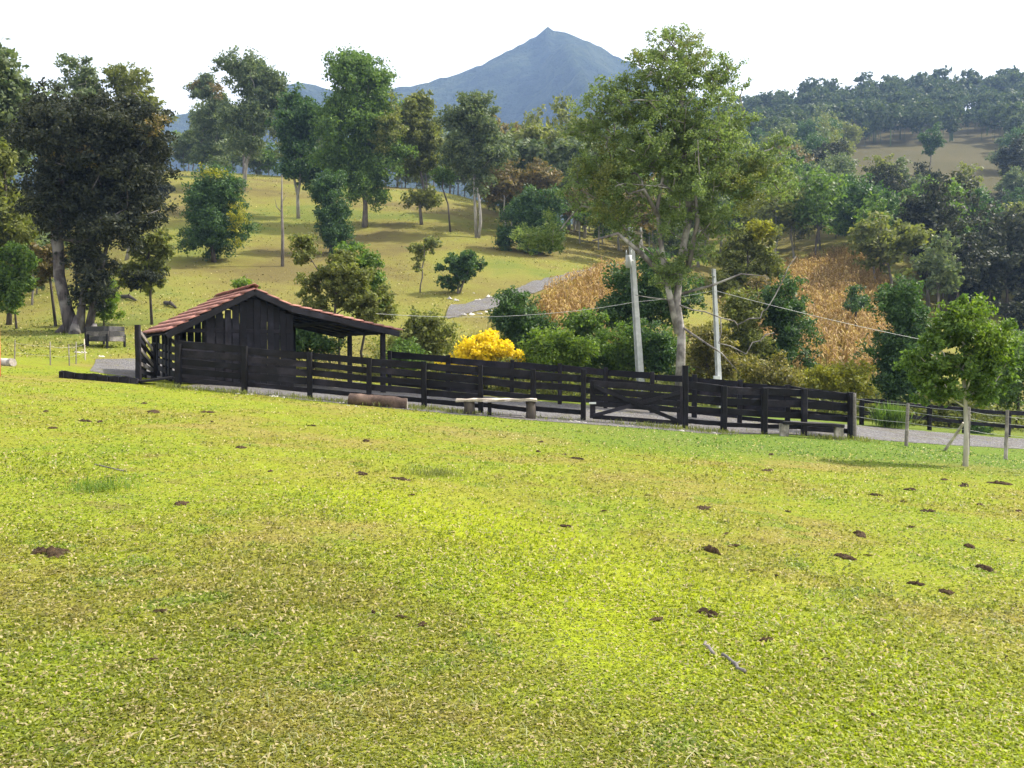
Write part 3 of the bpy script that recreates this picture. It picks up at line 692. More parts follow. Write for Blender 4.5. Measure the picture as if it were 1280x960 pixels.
# slab bench: uneven plank on two stumps
ba, bb = G(570, 27.15), G(670, 27.15); bt = thing('slab_bench', 'rustic bench of a bleached slab on two stumps before the fence', 'bench', (ba + bb) / 2); bl = np.array(bt.location)
mb = MB(); mb.bar(up3(ba, 0.42) - bl, up3(bb, 0.60) - bl + np.array((0.03, 0, 0)), 0.42, 0.07, rng=RB, j=0.022, seg=14); mb.build('seat', M['pale_wood'], bt)
for q, h, r in ((0.16, 0.42, 0.17), (0.93, 0.56, 0.15)):
    p = ba + (bb - ba) * q; MB().tube([up3(p, -0.1) - bl, up3(p, h * 0.5) - bl + np.array((0.02, 0, 0)), up3(p, h) - bl], [r * 1.1, r * 0.95, r], 10).build('stump', M['bark_dark'], bt, True)
p = ba + (bb - ba) * 0.42; MB().bar(up3(p, -0.1) - bl, up3(p, 0.42) - bl, 0.12, 0.12, up=(0, 1, 0)).build('leg', M['dark_wood'], bt)
ra, rb_ = G(978, 27.7), G(1054, 27.9); rt = thing('beam_bench', 'dark low beam bench on square stubs before the right fence', 'bench', (ra + rb_) / 2); bl = np.array(rt.location)
MB().bar(up3(ra, 0.42) - bl, up3(rb_, 0.44) - bl, 0.3, 0.1, rng=RB, j=0.01, seg=6).build('seat', M['dark_wood'], rt)
for q in (0.04, 0.94):
    p = ra + (rb_ - ra) * q; MB().bar(up3(p, -0.1) - bl, up3(p, 0.39) - bl, 0.26, 0.24, up=(0, 1, 0), rng=RB, j=0.012, seg=3).build('leg', M['grey_wood'], rt)
# raised grey box on posts near the big tree
xb = hit(132, 434); bx = thing('feed_box', 'grey boarded feed box on posts near the big dark tree', 'feed box', xb, rz=R(-25))
for i in range(3): MB().bar((-0.75, -0.45, 0.38 + 0.24 * i), (0.75, -0.45, 0.38 + 0.24 * i), 0.03, 0.225, rng=RB, j=0.004, seg=2).build('board', M['drab_wood'], bx)
for sx in (-0.75, 0.75):
    for i in range(3): MB().bar((sx, -0.42, 0.38 + 0.24 * i), (sx, 0.45, 0.38 + 0.24 * i), 0.03, 0.225).build('end_board', M['dark_wood'] if sx < 0 else M['drab_wood'], bx)
for i in range(3): MB().bar((-0.73, 0.47, 0.38 + 0.24 * i), (0.73, 0.47, 0.38 + 0.24 * i), 0.03, 0.225).build('board', M['drab_wood'], bx)
MB().bar((-0.73, 0, 0.29), (0.73, 0, 0.29), 0.85, 0.03).build('floor_board', M['dark_wood'], bx)
for sx, sy in ((-0.6, -0.5), (-0.85, -0.4), (0.7, -0.5), (0.7, 0.5), (-0.7, 0.5)): MB().bar((sx, sy, -0.2), (sx, sy, 0.95 if sx < -0.8 else 0.6), 0.09, 0.09, up=(0, 1, 0)).build('leg', M['dark_wood'], bx)
# left edge: orange post and a cut trunk
op = G(-1, 26); ot = thing('orange_post', 'slim orange painted post at the left edge of the meadow', 'post', op)
MB().tube([(0, 0, -0.3), (0.01, 0, 0.9), (0, 0, 1.75)], [0.035, 0.033, 0.03], 10).build('shaft', M['orange'], ot, True)
MB().tube([(0, 0, 1.75), (0, 0, 1.79)], [0.04, 0.03], 10).build('cap', M['orange'], ot)
la = hit(16, 458); lumpy_log('cut_log', 'pale cut log lying beside the orange post', 'log', la + np.array((-1.1, 0.5, 0)), la + np.array((0.0, 0, 0)), 0.16, M['pale_wood'], M['pale_wood'], 8)

# concrete utility poles: tapered H-shaped shaft
def hpole(name, label, px, pxt, pyt, Y, w0, w1, fit):
    b = G(px, Y); tp = W(pxt, pyt, Y) - b; t = thing(name, label, 'utility pole', b); vs = []; fs = []
    N = 8
    prof = [(-1, -1), (1, -1), (1, -0.55), (0.35, -0.4), (0.35, 0.4), (1, 0.55), (1, 1), (-1, 1), (-1, 0.55), (-0.35, 0.4), (-0.35, -0.4), (-1, -0.55)]
    for k in range(N + 1):
        q = k / N; c = tp * q + np.array((0, 0, -0.4 * (1 - q))); wd = (w0 + (w1 - w0) * q) / 2; a = R(24)
        for x, y in prof:
            x, y = x * wd, y * wd * 0.9; vs.append(c + np.array((x * math.cos(a) - y * math.sin(a), x * math.sin(a) + y * math.cos(a), 0)))
    n = len(prof)
    for k in range(N):
        for i in range(n): fs.append((k*n + i, k*n + (i+1) % n, k*n + n + (i+1) % n, k*n + n + i))
    fs.append(tuple(range(N*n, N*n + n)))
    MB().add(vs, fs).build('shaft', M['concrete'], t)
    if fit:
        c = tp * 0.80
        MB().tube([c + np.array((-0.22, -0.3, -0.28)), c + np.array((-0.22, -0.3, 0.26))], [0.13, 0.13], 14).build('transformer', M['metal'], t, True)
        tr_ = [o for o in COL.objects if o.parent == t and o.name.startswith('transformer')][0]
        for s in (-0.1, 0.1): MB().tube([c + np.array((-0.22 + s, -0.3, 0.26)), c + np.array((-0.22 + s, -0.3, 0.48))], [0.035, 0.02], 8).build('bushing', M['concrete'], tr_, True)
        MB().bar(c + np.array((-0.2, -0.3, 0.05)), c + np.array((0.05, 0, 0.05)), 0.06, 0.08).build('bracket', M['metal'], t)
        MB().bar(tp + np.array((-0.55, 0, -0.25)), tp + np.array((0.55, 0, -0.25)), 0.09, 0.1).build('crossarm', M['grey_wood'], t)
        for s in (-0.45, 0, 0.45): MB().tube([tp + np.array((s, 0, -0.2)), tp + np.array((s, 0, -0.02))], [0.045, 0.03], 8).build('insulator', M['concrete'], t, True)
    else:
        MB().tube([tp + np.array((0, -0.08, -0.35)), tp + np.array((0, -0.2, -0.35))], [0.035, 0.035], 8).build('insulator', M['concrete'], t, True)
        MB().bar(np.array((-0.2, -0.2, 0.6)), np.array((-0.2, -0.2, 1.35)), 0.3, 0.18, up=(0, 1, 0)).build('meter_box', M['metal'], t)
    return t
hpole('utility_pole', 'leaning grey concrete utility pole with transformer left of the tall tree', 803, 788, 284, 38.5, 0.30, 0.17, True)
hpole('utility_pole', 'slim grey concrete utility pole right of the tall tree', 901, 892, 336, 37.3, 0.22, 0.13, False)
def span(label, a, b, sag):
    a, b = np.array(a), np.array(b); t = thing('power_line', label, 'power line', a)
    pts = [a + (b - a) * s + np.array((0, 0, -4 * sag * s * (1 - s))) - a for s in np.linspace(0, 1, 15)]
    MB().tube(pts, [0.008] * 15, 5).build('cable', M['wire'], t)
span('thin pale cable from the barn roof to the leaning utility pole', W(470, 392, 34), W(797, 377, 38.4), 0.35)
span('thin cable between the two utility poles', W(797, 377, 38.4), W(893, 363, 37.2), 0.06)
span('thin cable sagging away right from the slim utility pole', W(893, 363, 37.2), W(1420, 470, 37), 0.3)
# ------------------------------------------------------------------ trees one can tell apart
T = px_tree
T('tree', 'large dark multi-stemmed tree with a flared grey trunk at left', 'tree', (92, 416),
  [(22, 120, 150, 240), (90, 125, 215, 250), (25, 200, 130, 300), (95, 210, 208, 300), (60, 115, 190, 200), (95, 285, 132, 390)], L['dark'], M['bark_dusky'],
  top=(88, 150), via=[(83, 385), (74, 345)], n_clump=150, n_leaf=60000, leaf=0.17, r_px=24, seed=1, clump_r=0.95, spread=0.28, r_top=0.12,
  second={'name': 'russet_foliage', 'boxes': [(170, 150, 215, 190), (60, 170, 130, 215)], 'clumps': 12, 'n': 1500, 'mat': L['brownish'], 'r': 0.6},
  extra=lambda mb: [mb.tube([np.array(p) for p in q], r, 9) for q, r in (
     ([(0.3, -0.1, -0.2), (0.55, -0.1, 1.6), (0.95, 0, 4.2), (1.6, 0.1, 7.0)], [0.3, 0.18, 0.12, 0.05]),
     ([(0.7, 0.1, -0.2), (1.1, 0.1, 1.8), (1.7, 0.2, 4.4), (2.6, 0.2, 7.5)], [0.26, 0.15, 0.1, 0.04]),
     ([(-0.2, 0.1, -0.1), (-0.6, 0.2, 2.4), (-1.1, 0.1, 5.0), (-0.9, 0, 8.5)], [0.3, 0.16, 0.11, 0.05]),
     ([(1.0, 0, -0.2), (1.15, 0, 0.5)], [0.4, 0.1]), ([(-0.7, 0, -0.2), (-0.2, 0, 0.7)], [0.4, 0.1]), ([(0.3, -0.5, -0.2), (0.2, -0.1, 0.9)], [0.35, 0.1]))])
T('tree', 'thin dark sapling leaning beside the flared trunk', 'tree', (70, 408), [(45, 300, 85, 350), (40, 330, 75, 365)], L['brownish'], M['bark_dark'], via=[(64, 360)], n_clump=9, n_leaf=700, leaf=0.25, r_px=4.5, seed=2)
T('tree', 'tall grey-green tree cut off by the left picture edge', 'tree', (-8, 395), [(-70, 45, 30, 190), (-40, 60, 48, 160), (-70, 120, 45, 230)], L['grey'], M['bark'], Y=58, n_clump=42, n_leaf=9000, leaf=0.32, r_px=10, seed=3)
T('tree', 'leafy mid-green tree at the left edge below the tall one', 'tree', (12, 398), [(-50, 200, 35, 330), (-40, 160, 30, 260), (0, 270, 62, 330)], L['olive'], M['bark_dark'], Y=52, n_clump=40, n_leaf=8000, leaf=0.26, r_px=8, seed=4)
T('shrub', 'bright green bush at the left edge under the trees', 'shrub', (22, 400), [(-20, 330, 45, 400), (0, 300, 40, 350)], L['green'], M['bark_dark'], Y=49, n_clump=20, n_leaf=3500, leaf=0.2, r_px=4, seed=5)
T('tree', 'airy umbrella-crowned tree on the skyline behind the dark tree, left one', 'tree', (98, 330), [(55, 72, 128, 118), (70, 95, 140, 140)], L['grey'], M['bark_pale'], Y=84, n_clump=26, n_leaf=2600, leaf=0.27, r_px=6, seed=6, clump_r=0.8)
T('tree', 'airy umbrella-crowned tree on the skyline behind the dark tree, right one', 'tree', (160, 320), [(115, 80, 190, 125), (140, 88, 205, 145), (170, 110, 218, 170)], L['olive'], M['bark_pale'], Y=86, n_clump=34, n_leaf=3600, leaf=0.27, r_px=6, seed=7, clump_r=0.8)
T('tree', 'small flat-topped dark tree on the grass above the chute', 'tree', (190, 406), [(140, 318, 225, 362), (160, 288, 220, 325)], L['olive'], M['bark_dark'], via=[(188, 372)], n_clump=24, n_leaf=3600, leaf=0.2, r_px=4.5, seed=8, clump_r=0.5,
  second={'name': 'dark_foliage', 'boxes': [(150, 335, 215, 362)], 'clumps': 14, 'n': 1800, 'mat': L['dark'], 'r': 0.8})
T('shrub', 'bright green young shrub right of the flared trunk', 'shrub', (132, 398), [(112, 345, 146, 400)], L['bright'], M['bark_dark'], Y=49, n_clump=12, n_leaf=2200, leaf=0.17, r_px=3, seed=9)
T('tree', 'round dark green tree standing alone on the slope above the barn', 'tree', (268, 328), [(230, 225, 310, 300), (238, 212, 298, 262), (228, 265, 300, 318)], L['deep'], M['bark_dark'], n_clump=70, clump_r=1.15, n_leaf=21000, leaf=0.22, r_px=8, seed=10,
  second={'name': 'yellow_green_foliage', 'boxes': [(285, 245, 312, 310), (244, 208, 285, 228)], 'clumps': 12, 'n': 1500, 'mat': L['yellowgreen'], 'r': 0.7})  # yellow-green leaves along the right edge and upper left
T('tree', 'greyish tree with a yellow-brown top at the hill crest', 'tree', (253, 222), [(230, 110, 295, 190), (235, 95, 285, 135), (240, 160, 300, 220)], L['grey'], M['bark'], n_clump=46, clump_r=1.35, n_leaf=9500, leaf=0.38, r_px=6, seed=11, via=[(250, 190)],
  second={'name': 'yellow_brown_foliage', 'boxes': [(258, 95, 290, 125), (232, 90, 262, 115)], 'clumps': 9, 'n': 900, 'mat': L['brownish'], 'r': 0.7})
T('tree', 'leaning pale-trunked tree with a spreading umbrella crown on the crest', 'tree', (304, 240), [(265, 66, 345, 110), (285, 75, 360, 135), (265, 110, 340, 200), (300, 110, 358, 170)], L['grey'], M['bark_pale'], n_clump=64, clump_r=1.55, n_leaf=13000, leaf=0.38, r_px=6.5, seed=12, via=[(308, 205), (318, 175)])
T('tree', 'forked grey-trunked green tree left of the big oval tree', 'tree', (373, 273), [(340, 128, 400, 195), (350, 118, 410, 170), (345, 170, 412, 235)], L['deep'], M['bark_pale'], n_clump=56, clump_r=1.4, n_leaf=12000, leaf=0.34, r_px=6, seed=13, via=[(372, 245), (376, 220)],
  extra=lambda mb: mb.tube([(0, 0, 2.5), (-0.5, 0, 5), (-0.3, 0, 9)], [0.18, 0.15, 0.06], 7))
T('tree', 'big tall oval green tree, largest on the hill', 'tree', (456, 284), [(402, 80, 500, 190), (412, 66, 492, 120), (395, 130, 465, 230), (440, 130, 512, 235), (410, 190, 490, 250), (455, 215, 492, 258)], L['green'], M['bark'], n_clump=110, clump_r=1.55, n_leaf=30000, leaf=0.32, r_px=10, seed=14, top=(452, 120),
  second={'name': 'sun_tinted_foliage', 'boxes': [(470, 100, 510, 220)], 'clumps': 16, 'n': 2200, 'mat': L['olive'], 'r': 0.7})  # lighter olive leaves imitate sunlight on the crown's right side
T('tree', 'upright tree with a bare trunk right of the big oval tree', 'tree', (527, 281), [(492, 125, 555, 190), (500, 165, 560, 225), (505, 118, 545, 150), (508, 238, 545, 258)], L['olive'], M['bark'], n_clump=50, clump_r=1.25, n_leaf=10500, leaf=0.33, r_px=6, seed=15)
T('tree', 'thin dark crooked sapling on the hill between two taller trees', 'tree', (563, 290), [(538, 205, 570, 235)], L['green'], M['bark_dark'], via=[(560, 255), (553, 235)], n_clump=8, n_leaf=800, leaf=0.3, r_px=3.2, seed=16)
T('tree', 'tall tree with white forked trunk, rightmost on the hill meadow', 'tree', (598, 298), [(558, 120, 620, 180), (570, 117, 612, 150), (552, 160, 600, 215), (590, 150, 638, 215), (575, 190, 610, 240)], L['grey'], M['bark_pale'], n_clump=62, clump_r=1.35, n_leaf=13500, leaf=0.32, r_px=6, seed=17, top=(590, 160),
  extra=lambda mb: mb.tube([(-0.25, 0, -0.1), (-0.45, 0, 5), (-0.6, 0, 9)], [0.2, 0.15, 0.08], 7))
T('tree', 'slim dark green columnar tree behind the barn roof', 'tree', (413, 318), [(392, 212, 428, 262), (394, 240, 436, 300), (400, 275, 440, 318)], L['deep'], M['bark'], n_clump=60, n_leaf=16000, leaf=0.2, r_px=5, seed=18, clump_r=0.85)
T('tree', 'small wispy tree on the lower hill slope', 'tree', (525, 366), [(510, 298, 540, 345), (525, 290, 552, 325)], L['olive'], M['bark'], n_clump=12, n_leaf=900, leaf=0.2, r_px=2.6, seed=19, clump_r=0.5)
T('tree', 'small round green tree at the mouth of the hill track', 'tree', (573, 367), [(540, 325, 585, 362), (560, 315, 607, 355), (550, 318, 590, 345)], L['deep'], M['bark'], n_clump=26, n_leaf=4200, leaf=0.2, r_px=4, seed=20, clump_r=0.55,
  extra=lambda mb: mb.tube([(0.1, 0, 0), (0.5, 0, 1.2), (0.9, 0, 2.2)], [0.09, 0.07, 0.04], 6))
T('tree', 'dense dark green tree at the right end of the hill meadow', 'tree', (672, 318), [(632, 245, 690, 310), (645, 230, 705, 285), (650, 265, 706, 318), (620, 285, 650, 312)], L['deep'], M['bark_dark'], n_clump=64, clump_r=1.1, n_leaf=19000, leaf=0.23, r_px=6, seed=21)
# bare pole-like dead tree
p = hit(353, 333); t = thing('dead_tree', 'bare dead tree trunk like a pole on the slope', 'dead tree', p); k = p[1] / FPX
MB().tube([(0, 0, -0.2), (0.05, 0, 3), (-0.02, 0, 5.5), (0.03, 0, 113 * k)], [0.17, 0.14, 0.11, 0.04], 7).build('trunk', M['bark'], t, True)
MB().tube([(0.02, 0, 5.0), (-0.5, 0, 5.6), (-0.62, 0, 6.3)], [0.05, 0.035, 0.015], 5).build('branch', M['bark'], t); MB().tube([(0.02, 0, 6.0), (0.4, 0.1, 6.7)], [0.04, 0.012], 5).build('branch', M['bark'], t)

# the tall airy tree behind the gate
T('tree', 'tall airy tree with pale twisting limbs behind the gate', 'tree', (849, 485),
  [(785, 30, 880, 95), (840, 50, 925, 120), (725, 75, 810, 150), (712, 100, 790, 190), (870, 60, 928, 130), (720, 160, 800, 250), (880, 160, 985, 270), (790, 150, 880, 230), (890, 130, 950, 200), (930, 180, 1000, 255), (705, 120, 760, 200), (900, 190, 960, 265), (720, 60, 960, 320), (730, 50, 950, 300), (735, 230, 830, 310), (860, 240, 920, 310), (800, 280, 900, 380), (640, 265, 720, 330), (790, 90, 860, 160), (760, 110, 830, 200), (870, 190, 940, 260), (700, 180, 770, 270), (950, 160, 990, 220)],
  L['airy'], M['bark_tall'], Y=35.5, top=(852, 75), via=[(852, 420), (846, 380), (850, 330), (862, 270), (858, 215)], n_clump=340, clump_r=0.52, n_leaf=58000, leaf=0.092, r_px=17, seed=30, r_tip=0.018, r_top=0.05, shell=0.2, sub=7, spread=0.27, wig=0.10,
  bare=[(2.2, -0.6, 3.1), (3.0, -0.9, 3.6), (3.4, -0.5, 4.0), (1.4, -1.0, 2.6), (2.9, -1.2, 2.7), (-2.0, -0.8, 4.5), (3.9, -0.7, 5.0), (4.4, -0.8, 6.0), (-1.3, -1, 6.6), (1.9, -1.0, 3.4), (2.4, -1.2, 2.2), (3.6, -0.8, 3.0)],
  second={'name': 'olive_foliage', 'boxes': [(880, 170, 985, 300), (720, 170, 800, 300), (780, 40, 900, 110)], 'clumps': 40, 'n': 9000, 'mat': L['olive'], 'r': 0.9},
  extra=lambda mb: [mb.tube([np.array(q) for q in pts], r, 7) for pts, r in (
    ([(-0.05, 0, 3.0), (-0.55, -0.2, 5.0), (-0.9, -0.4, 7.0), (-1.0, -0.5, 8.0), (-0.7, -0.5, 9.6), (-0.9, -0.4, 11.5)], [0.15, 0.12, 0.095, 0.08, 0.055, 0.025]),
    ([(-0.6, -0.2, 5.2), (-1.7, -0.6, 6.2), (-2.6, -0.8, 6.9), (-3.6, -0.9, 6.6)], [0.13, 0.1, 0.07, 0.03]),
    ([(0.3, 0, 5.5), (0.6, -0.5, 7.4), (0.4, -0.6, 9.0)], [0.12, 0.09, 0.05]),
    ([(-0.95, -0.45, 7.6), (-1.6, -0.9, 8.6), (-2.2, -1.0, 8.4), (-2.7, -1.0, 8.9)], [0.09, 0.07, 0.05, 0.02]),
    ([(0.1, 0, 4.6), (1.2, -0.7, 4.9), (2.2, -1.0, 5.3), (3.2, -1.1, 5.2)], [0.06, 0.05, 0.035, 0.012]),
    ([(0.05, 0, 3.3), (0.8, -0.6, 2.7), (1.5, -0.9, 2.2), (2.1, -1.0, 1.5)], [0.05, 0.04, 0.03, 0.01]))])
# near young tree with a white trunk
T('tree', 'young green tree with a slim white trunk nearest at right', 'tree', (1207, 583),
  [(1134, 428, 1186, 474), (1163, 388, 1215, 432), (1190, 369, 1224, 402), (1224, 393, 1262, 430), (1236, 424, 1272, 464), (1178, 422, 1238, 484), (1146, 462, 1200, 502), (1205, 462, 1252, 502)], L['green'], M['bark_white'], top=(1205, 430), via=[(1208, 540), (1207, 510)],
  n_clump=64, clump_r=0.32, n_leaf=11000, leaf=0.085, sub=5, spread=0.24, r_px=9, seed=31, r_top=0.03, r_tip=0.008,
  second={'name': 'bright_foliage', 'boxes': [(1170, 375, 1250, 420), (1220, 395, 1265, 460)], 'clumps': 26, 'n': 3600, 'mat': L['bright'], 'r': 1.0},  # brighter leaves at the top and right of the crown
  extra=lambda mb: mb.tube([(0.02, 0, 1.45), (0.25, 0, 1.95), (0.32, 0.05, 2.6)], [0.06, 0.05, 0.03], 7))
# yellow flowering tree behind the fence
T('flowering_tree', 'low tree covered in golden yellow blossom behind the fence', 'tree', (606, 486), [(556, 430, 620, 475), (575, 418, 640, 465), (600, 425, 658, 470)], L['flower'], M['bark_dark'], Y=38, n_clump=90, clump_r=0.38, n_leaf=13000, leaf=0.10, r_px=8, seed=32, wid=0.8,
  second={'name': 'green_leaves', 'boxes': [(565, 435, 655, 485)], 'clumps': 26, 'n': 2200, 'mat': L['olive'], 'r': 0.8})
# shrubs and small trees round the yard
SHR = [
 ('pale green shrubby tree rising behind the barn roof', (425, 450), [(370, 330, 440, 400), (400, 310, 470, 380), (430, 335, 492, 420), (365, 290, 400, 340)], 'olive', 41, 44, 9000, .17, 'tree'),
 ('green leafy tree right beside the pale shrub behind the barn', (455, 450), [(410, 305, 465, 350), (440, 330, 490, 400)], 'green', 43, 22, 5200, .17, 'tree'),
 ('dark bush seen under the right side of the barn roof', (395, 455), [(355, 395, 420, 450), (330, 400, 390, 450)], 'deep', 40.5, 22, 4200, .16, 'shrub'),
 ('olive scrubby bush between the barn eave and yellow tree', (525, 462), [(488, 395, 545, 460), (510, 385, 560, 450)], 'olive', 41, 26, 5200, .16, 'shrub'),
 ('small bright green bush left of the yellow tree', (505, 470), [(490, 425, 535, 468)], 'green', 38.5, 12, 2200, .15, 'shrub'),
 ('upright dark green bush right of the hill track', (645, 455), [(612, 355, 670, 420), (625, 385, 690, 450)], 'deep', 46, 30, 6500, .17, 'shrub'),
 ('broad bright green bush right of the yellow tree', (690, 480), [(645, 415, 710, 470), (685, 410, 745, 468)], 'bright', 38.5, 28, 6200, .15, 'shrub'),
 ('mid green bush right of the dry corn', (740, 470), [(705, 385, 770, 440), (700, 410, 760, 460)], 'green', 42, 24, 5200, .16, 'shrub'),
 ('dark green bushy tree behind the leaning utility pole', (790, 470), [(762, 318, 860, 400), (750, 360, 820, 420), (800, 330, 870, 410)], 'deep', 47, 48, 10500, .18, 'tree'),
 ('leafy green bush at the foot of the leaning utility pole', (775, 485), [(728, 410, 800, 470), (765, 400, 845, 470)], 'green', 40.5, 34, 7200, .15, 'shrub'),
 ('dark leafy bush under the tall airy tree, left of its trunk', (820, 485), [(790, 395, 845, 470), (810, 415, 850, 475)], 'deep', 39.5, 22, 4200, .15, 'shrub'),
 ('scrubby olive bush right of the tall tree trunk', (880, 488), [(858, 395, 905, 470), (862, 430, 925, 480)], 'weed', 41.5, 22, 4200, .15, 'shrub'),
 ('vine-covered dark green tree before the large corn field', (980, 500), [(945, 345, 1008, 420), (955, 395, 1018, 475), (940, 420, 990, 480)], 'deep', 45, 40, 9000, .17, 'tree'),
 ('straggly yellow-green thicket left of the vine-covered tree', (930, 495), [(905, 350, 955, 420), (905, 390, 960, 470)], 'olive', 44, 26, 5000, .17, 'shrub'),
 ('yellow-topped tree above the slim utility pole', (930, 460), [(885, 290, 950, 350), (915, 272, 970, 310), (930, 300, 985, 360), (880, 330, 960, 390)], 'olive', 62, 36, 7000, .24, 'tree'),
 ('tangled dry brown bush below the slim utility pole top', (915, 470), [(895, 360, 950, 400), (920, 345, 975, 385)], 'brownish', 52, 16, 1500, .17, 'shrub'),
 ('low yellow-green bush behind the right corral fence', (1042, 515), [(998, 460, 1050, 500), (1030, 452, 1090, 500)], 'yellowgreen', 39, 26, 5200, .14, 'shrub'),
 ('tall dense dark green tree right of the corn field', (1128, 535), [(1090, 350, 1150, 420), (1088, 400, 1150, 500), (1110, 375, 1168, 450), (1095, 440, 1170, 520)], 'deep', 40, 56, 12500, .16, 'tree'),
 ('olive bush right behind the end of the corral fence', (960, 505), [(925, 445, 1000, 500)], 'weed', 38.5, 16, 3400, .14, 'shrub'),
 ('grey-green bushy tree at the right edge behind the young tree', (1270, 545), [(1225, 430, 1300, 520), (1250, 405, 1320, 470)], 'green', 42, 32, 7000, .16, 'tree'),
 ('low scrub between the dark tree and young tree trunk', (1185, 545), [(1150, 480, 1200, 530), (1180, 485, 1230, 530)], 'olive', 39, 18, 3200, .14, 'shrub'),
 ('small clipped green bush right of the young tree trunk', (1225, 560), [(1210, 528, 1240, 556)], 'deep', 36.6, 8, 1400, .12, 'shrub'),
 ('small round bush standing in the dry corn field', (1069, 420), [(1054, 360, 1085, 390)], 'deep', 72, 9, 1300, .2, 'shrub'),
 ('tip of a bright shrub showing above the barn ridge', (305, 420), [(292, 348, 322, 372)], 'bright', 52, 8, 1000, .18, 'shrub'),
 ('bush in the dip behind the loading chute', (262, 440), [(250, 415, 285, 445)], 'green', 47, 8, 1200, .16, 'shrub'),
]
for i, (lab, base, cr, lm, Y, nc, nl, ls, cat) in enumerate(SHR):
    kw = {}
    if 'yellow-topped' in lab: kw['second'] = {'name': 'yellow_foliage', 'boxes': [(925, 270, 972, 300)], 'clumps': 12, 'n': 1600, 'mat': L['yellowgreen'], 'r': 0.7}
    T(cat, lab, cat, base, cr, L[lm], M['bark_dark'] if lm != 'weed' else M['bark'], Y=Y, n_clump=int(nc * 1.2), n_leaf=int(nl * 1.1), leaf=ls * 0.85, r_px=5, seed=60 + i, depth=0.8, **kw)

# ------------------------------------------------------------------ hillside woods
def proto(seed, H, Wd, leafn, leafs, nc, trunk_frac=0.35, shell=0.5, boxes=None):
    rng = np.random.RandomState(seed)
    cz = H * (trunk_frac + (1 - trunk_frac) / 2)
    bx = [(0, 0, cz, Wd / 2, Wd / 2, H * (1 - trunk_frac) / 2)]
    for i in range(3): bx.append((rng.uniform(-.25, .25) * Wd, rng.uniform(-.25, .25) * Wd, cz + rng.uniform(-.15, .3) * H * 0.5, Wd * rng.uniform(.2, .34), Wd * rng.uniform(.2, .34), H * rng.uniform(.12, .24)))
    mb, lv, lf = tree_parts(seed, bx, trunk_line(rng, (0, 0, -0.6), (rng.uniform(-.4, .4), 0, H * 0.8), 6, 0.03), nc, Wd * 0.2, leafn, leafs, 0.013 * H, shell=shell, sub=8)
    return mesh('trunk', np.array(mb.v), mb.f, True), mesh('crown', lv, lf)
PROTO = [proto(200 + i, H, Wd, 3600, 0.55, int(nc * 1.3), tf) for i, (H, Wd, nc, tf) in enumerate([(11, 6.5, 24, .3), (13, 6, 26, .35), (9, 7.5, 26, .25), (15, 7, 30, .35), (8, 6, 20, .15), (12, 8.5, 30, .3)])]
PMATS = {}
def wood_tree(label, group, X, Y, lm, seed, s=1.0, bark='bark', sz=1.0, k=None):
    rr = random.Random(seed); k = rr.randrange(len(PROTO)) if k is None else k; tm, cm = PROTO[k]
    t = thing('forest_tree', label, 'tree', (X, Y, float(gz(X, Y)) - 0.1), group, rr.uniform(0, 6.28)); t.scale = (s, s, s * sz)
    for n, me, mt in (('trunk', tm, M[bark]), ('crown', cm, L[lm])):
        o = bpy.data.objects.new(n, me); COL.objects.link(o); o.parent = t
        if not me.materials: me.materials.append(None)
        o.material_slots[0].link = 'OBJECT'; o.material_slots[0].material = mt
    return t
RW = random.Random(77)
def scatter(n, pxr, Yr, ok, dist=4.0, tries=4000):
    res = []
    for _ in range(tries):
        if len(res) >= n: break
        Y = 1 / RW.uniform(1 / Yr[1], 1 / Yr[0]) if False else RW.uniform(*Yr); px = RW.uniform(*pxr); X = (px - 640) / FPX * Y; py = PX(X, Y, float(gz(X, Y)))[1]
        if not ok(px, py, Y): continue
        if all((X - a)**2 + (Y - b)**2 > (dist * (0.6 + Y / 250)) ** 2 for a, b in res): res.append((X, Y))
    return res
FORESTS = [
 # label, group, n, px range, Y range, condition, leaf mats, scale
 ('tree in the dark wood line behind the hill meadow crest', 'trees behind the hill crest', 50, (225, 730), (172, 215), lambda x, y, Y: True, ['grey', 'green', 'olive', 'grey'], (0.85, 1.25), 'bark'),
 ('tree in the mixed wood on the mid slope behind the tall airy tree', 'trees on the mid slope', 92, (625, 1000), (96, 190), lambda x, y, Y: y < 345 and not (x < 790 and y > 296 and Y < 110), ['green', 'olive', 'grey', 'green', 'brownish', 'grey'], (0.7, 1.1), 'bark_pale'),
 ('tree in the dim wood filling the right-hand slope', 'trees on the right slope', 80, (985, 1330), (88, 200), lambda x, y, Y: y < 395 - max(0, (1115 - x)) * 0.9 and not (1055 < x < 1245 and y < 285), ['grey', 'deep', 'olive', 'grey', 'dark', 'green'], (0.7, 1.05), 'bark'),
 ('shade-coloured tree in the dark hollow at the right edge', 'trees in the dark hollow', 38, (1170, 1340), (88, 132), lambda x, y, Y: True, ['dark', 'dark', 'deep'], (0.75, 1.0), 'bark_dark'),  # hollow's shade is put into the dark leaf colours
 ('tree in the wood above and round the bare brown slope', 'trees round the brown slope', 50, (900, 1340), (205, 290), lambda x, y, Y: not (1055 < x < 1245 and y > 178), ['grey', 'deep', 'grey', 'olive'], (0.8, 1.15), 'bark'),
 ('tree in the wood left of the big dark tree at the picture edge', 'trees at the far left edge', 14, (-60, 60), (62, 120), lambda x, y, Y: True, ['grey', 'olive', 'green'], (0.6, 0.95), 'bark'),
 ('tree in the wood behind the big dark tree', 'trees behind the big dark tree', 10, (40, 225), (95, 150), lambda x, y, Y: x < 205, ['dark', 'grey', 'deep'], (0.55, 0.8), 'bark'),
]
seed = 900
TONE = {'grey': 'grey-green', 'green': 'mid-green', 'olive': 'olive', 'deep': 'deep green', 'dark': 'dusky', 'brownish': 'brownish'}
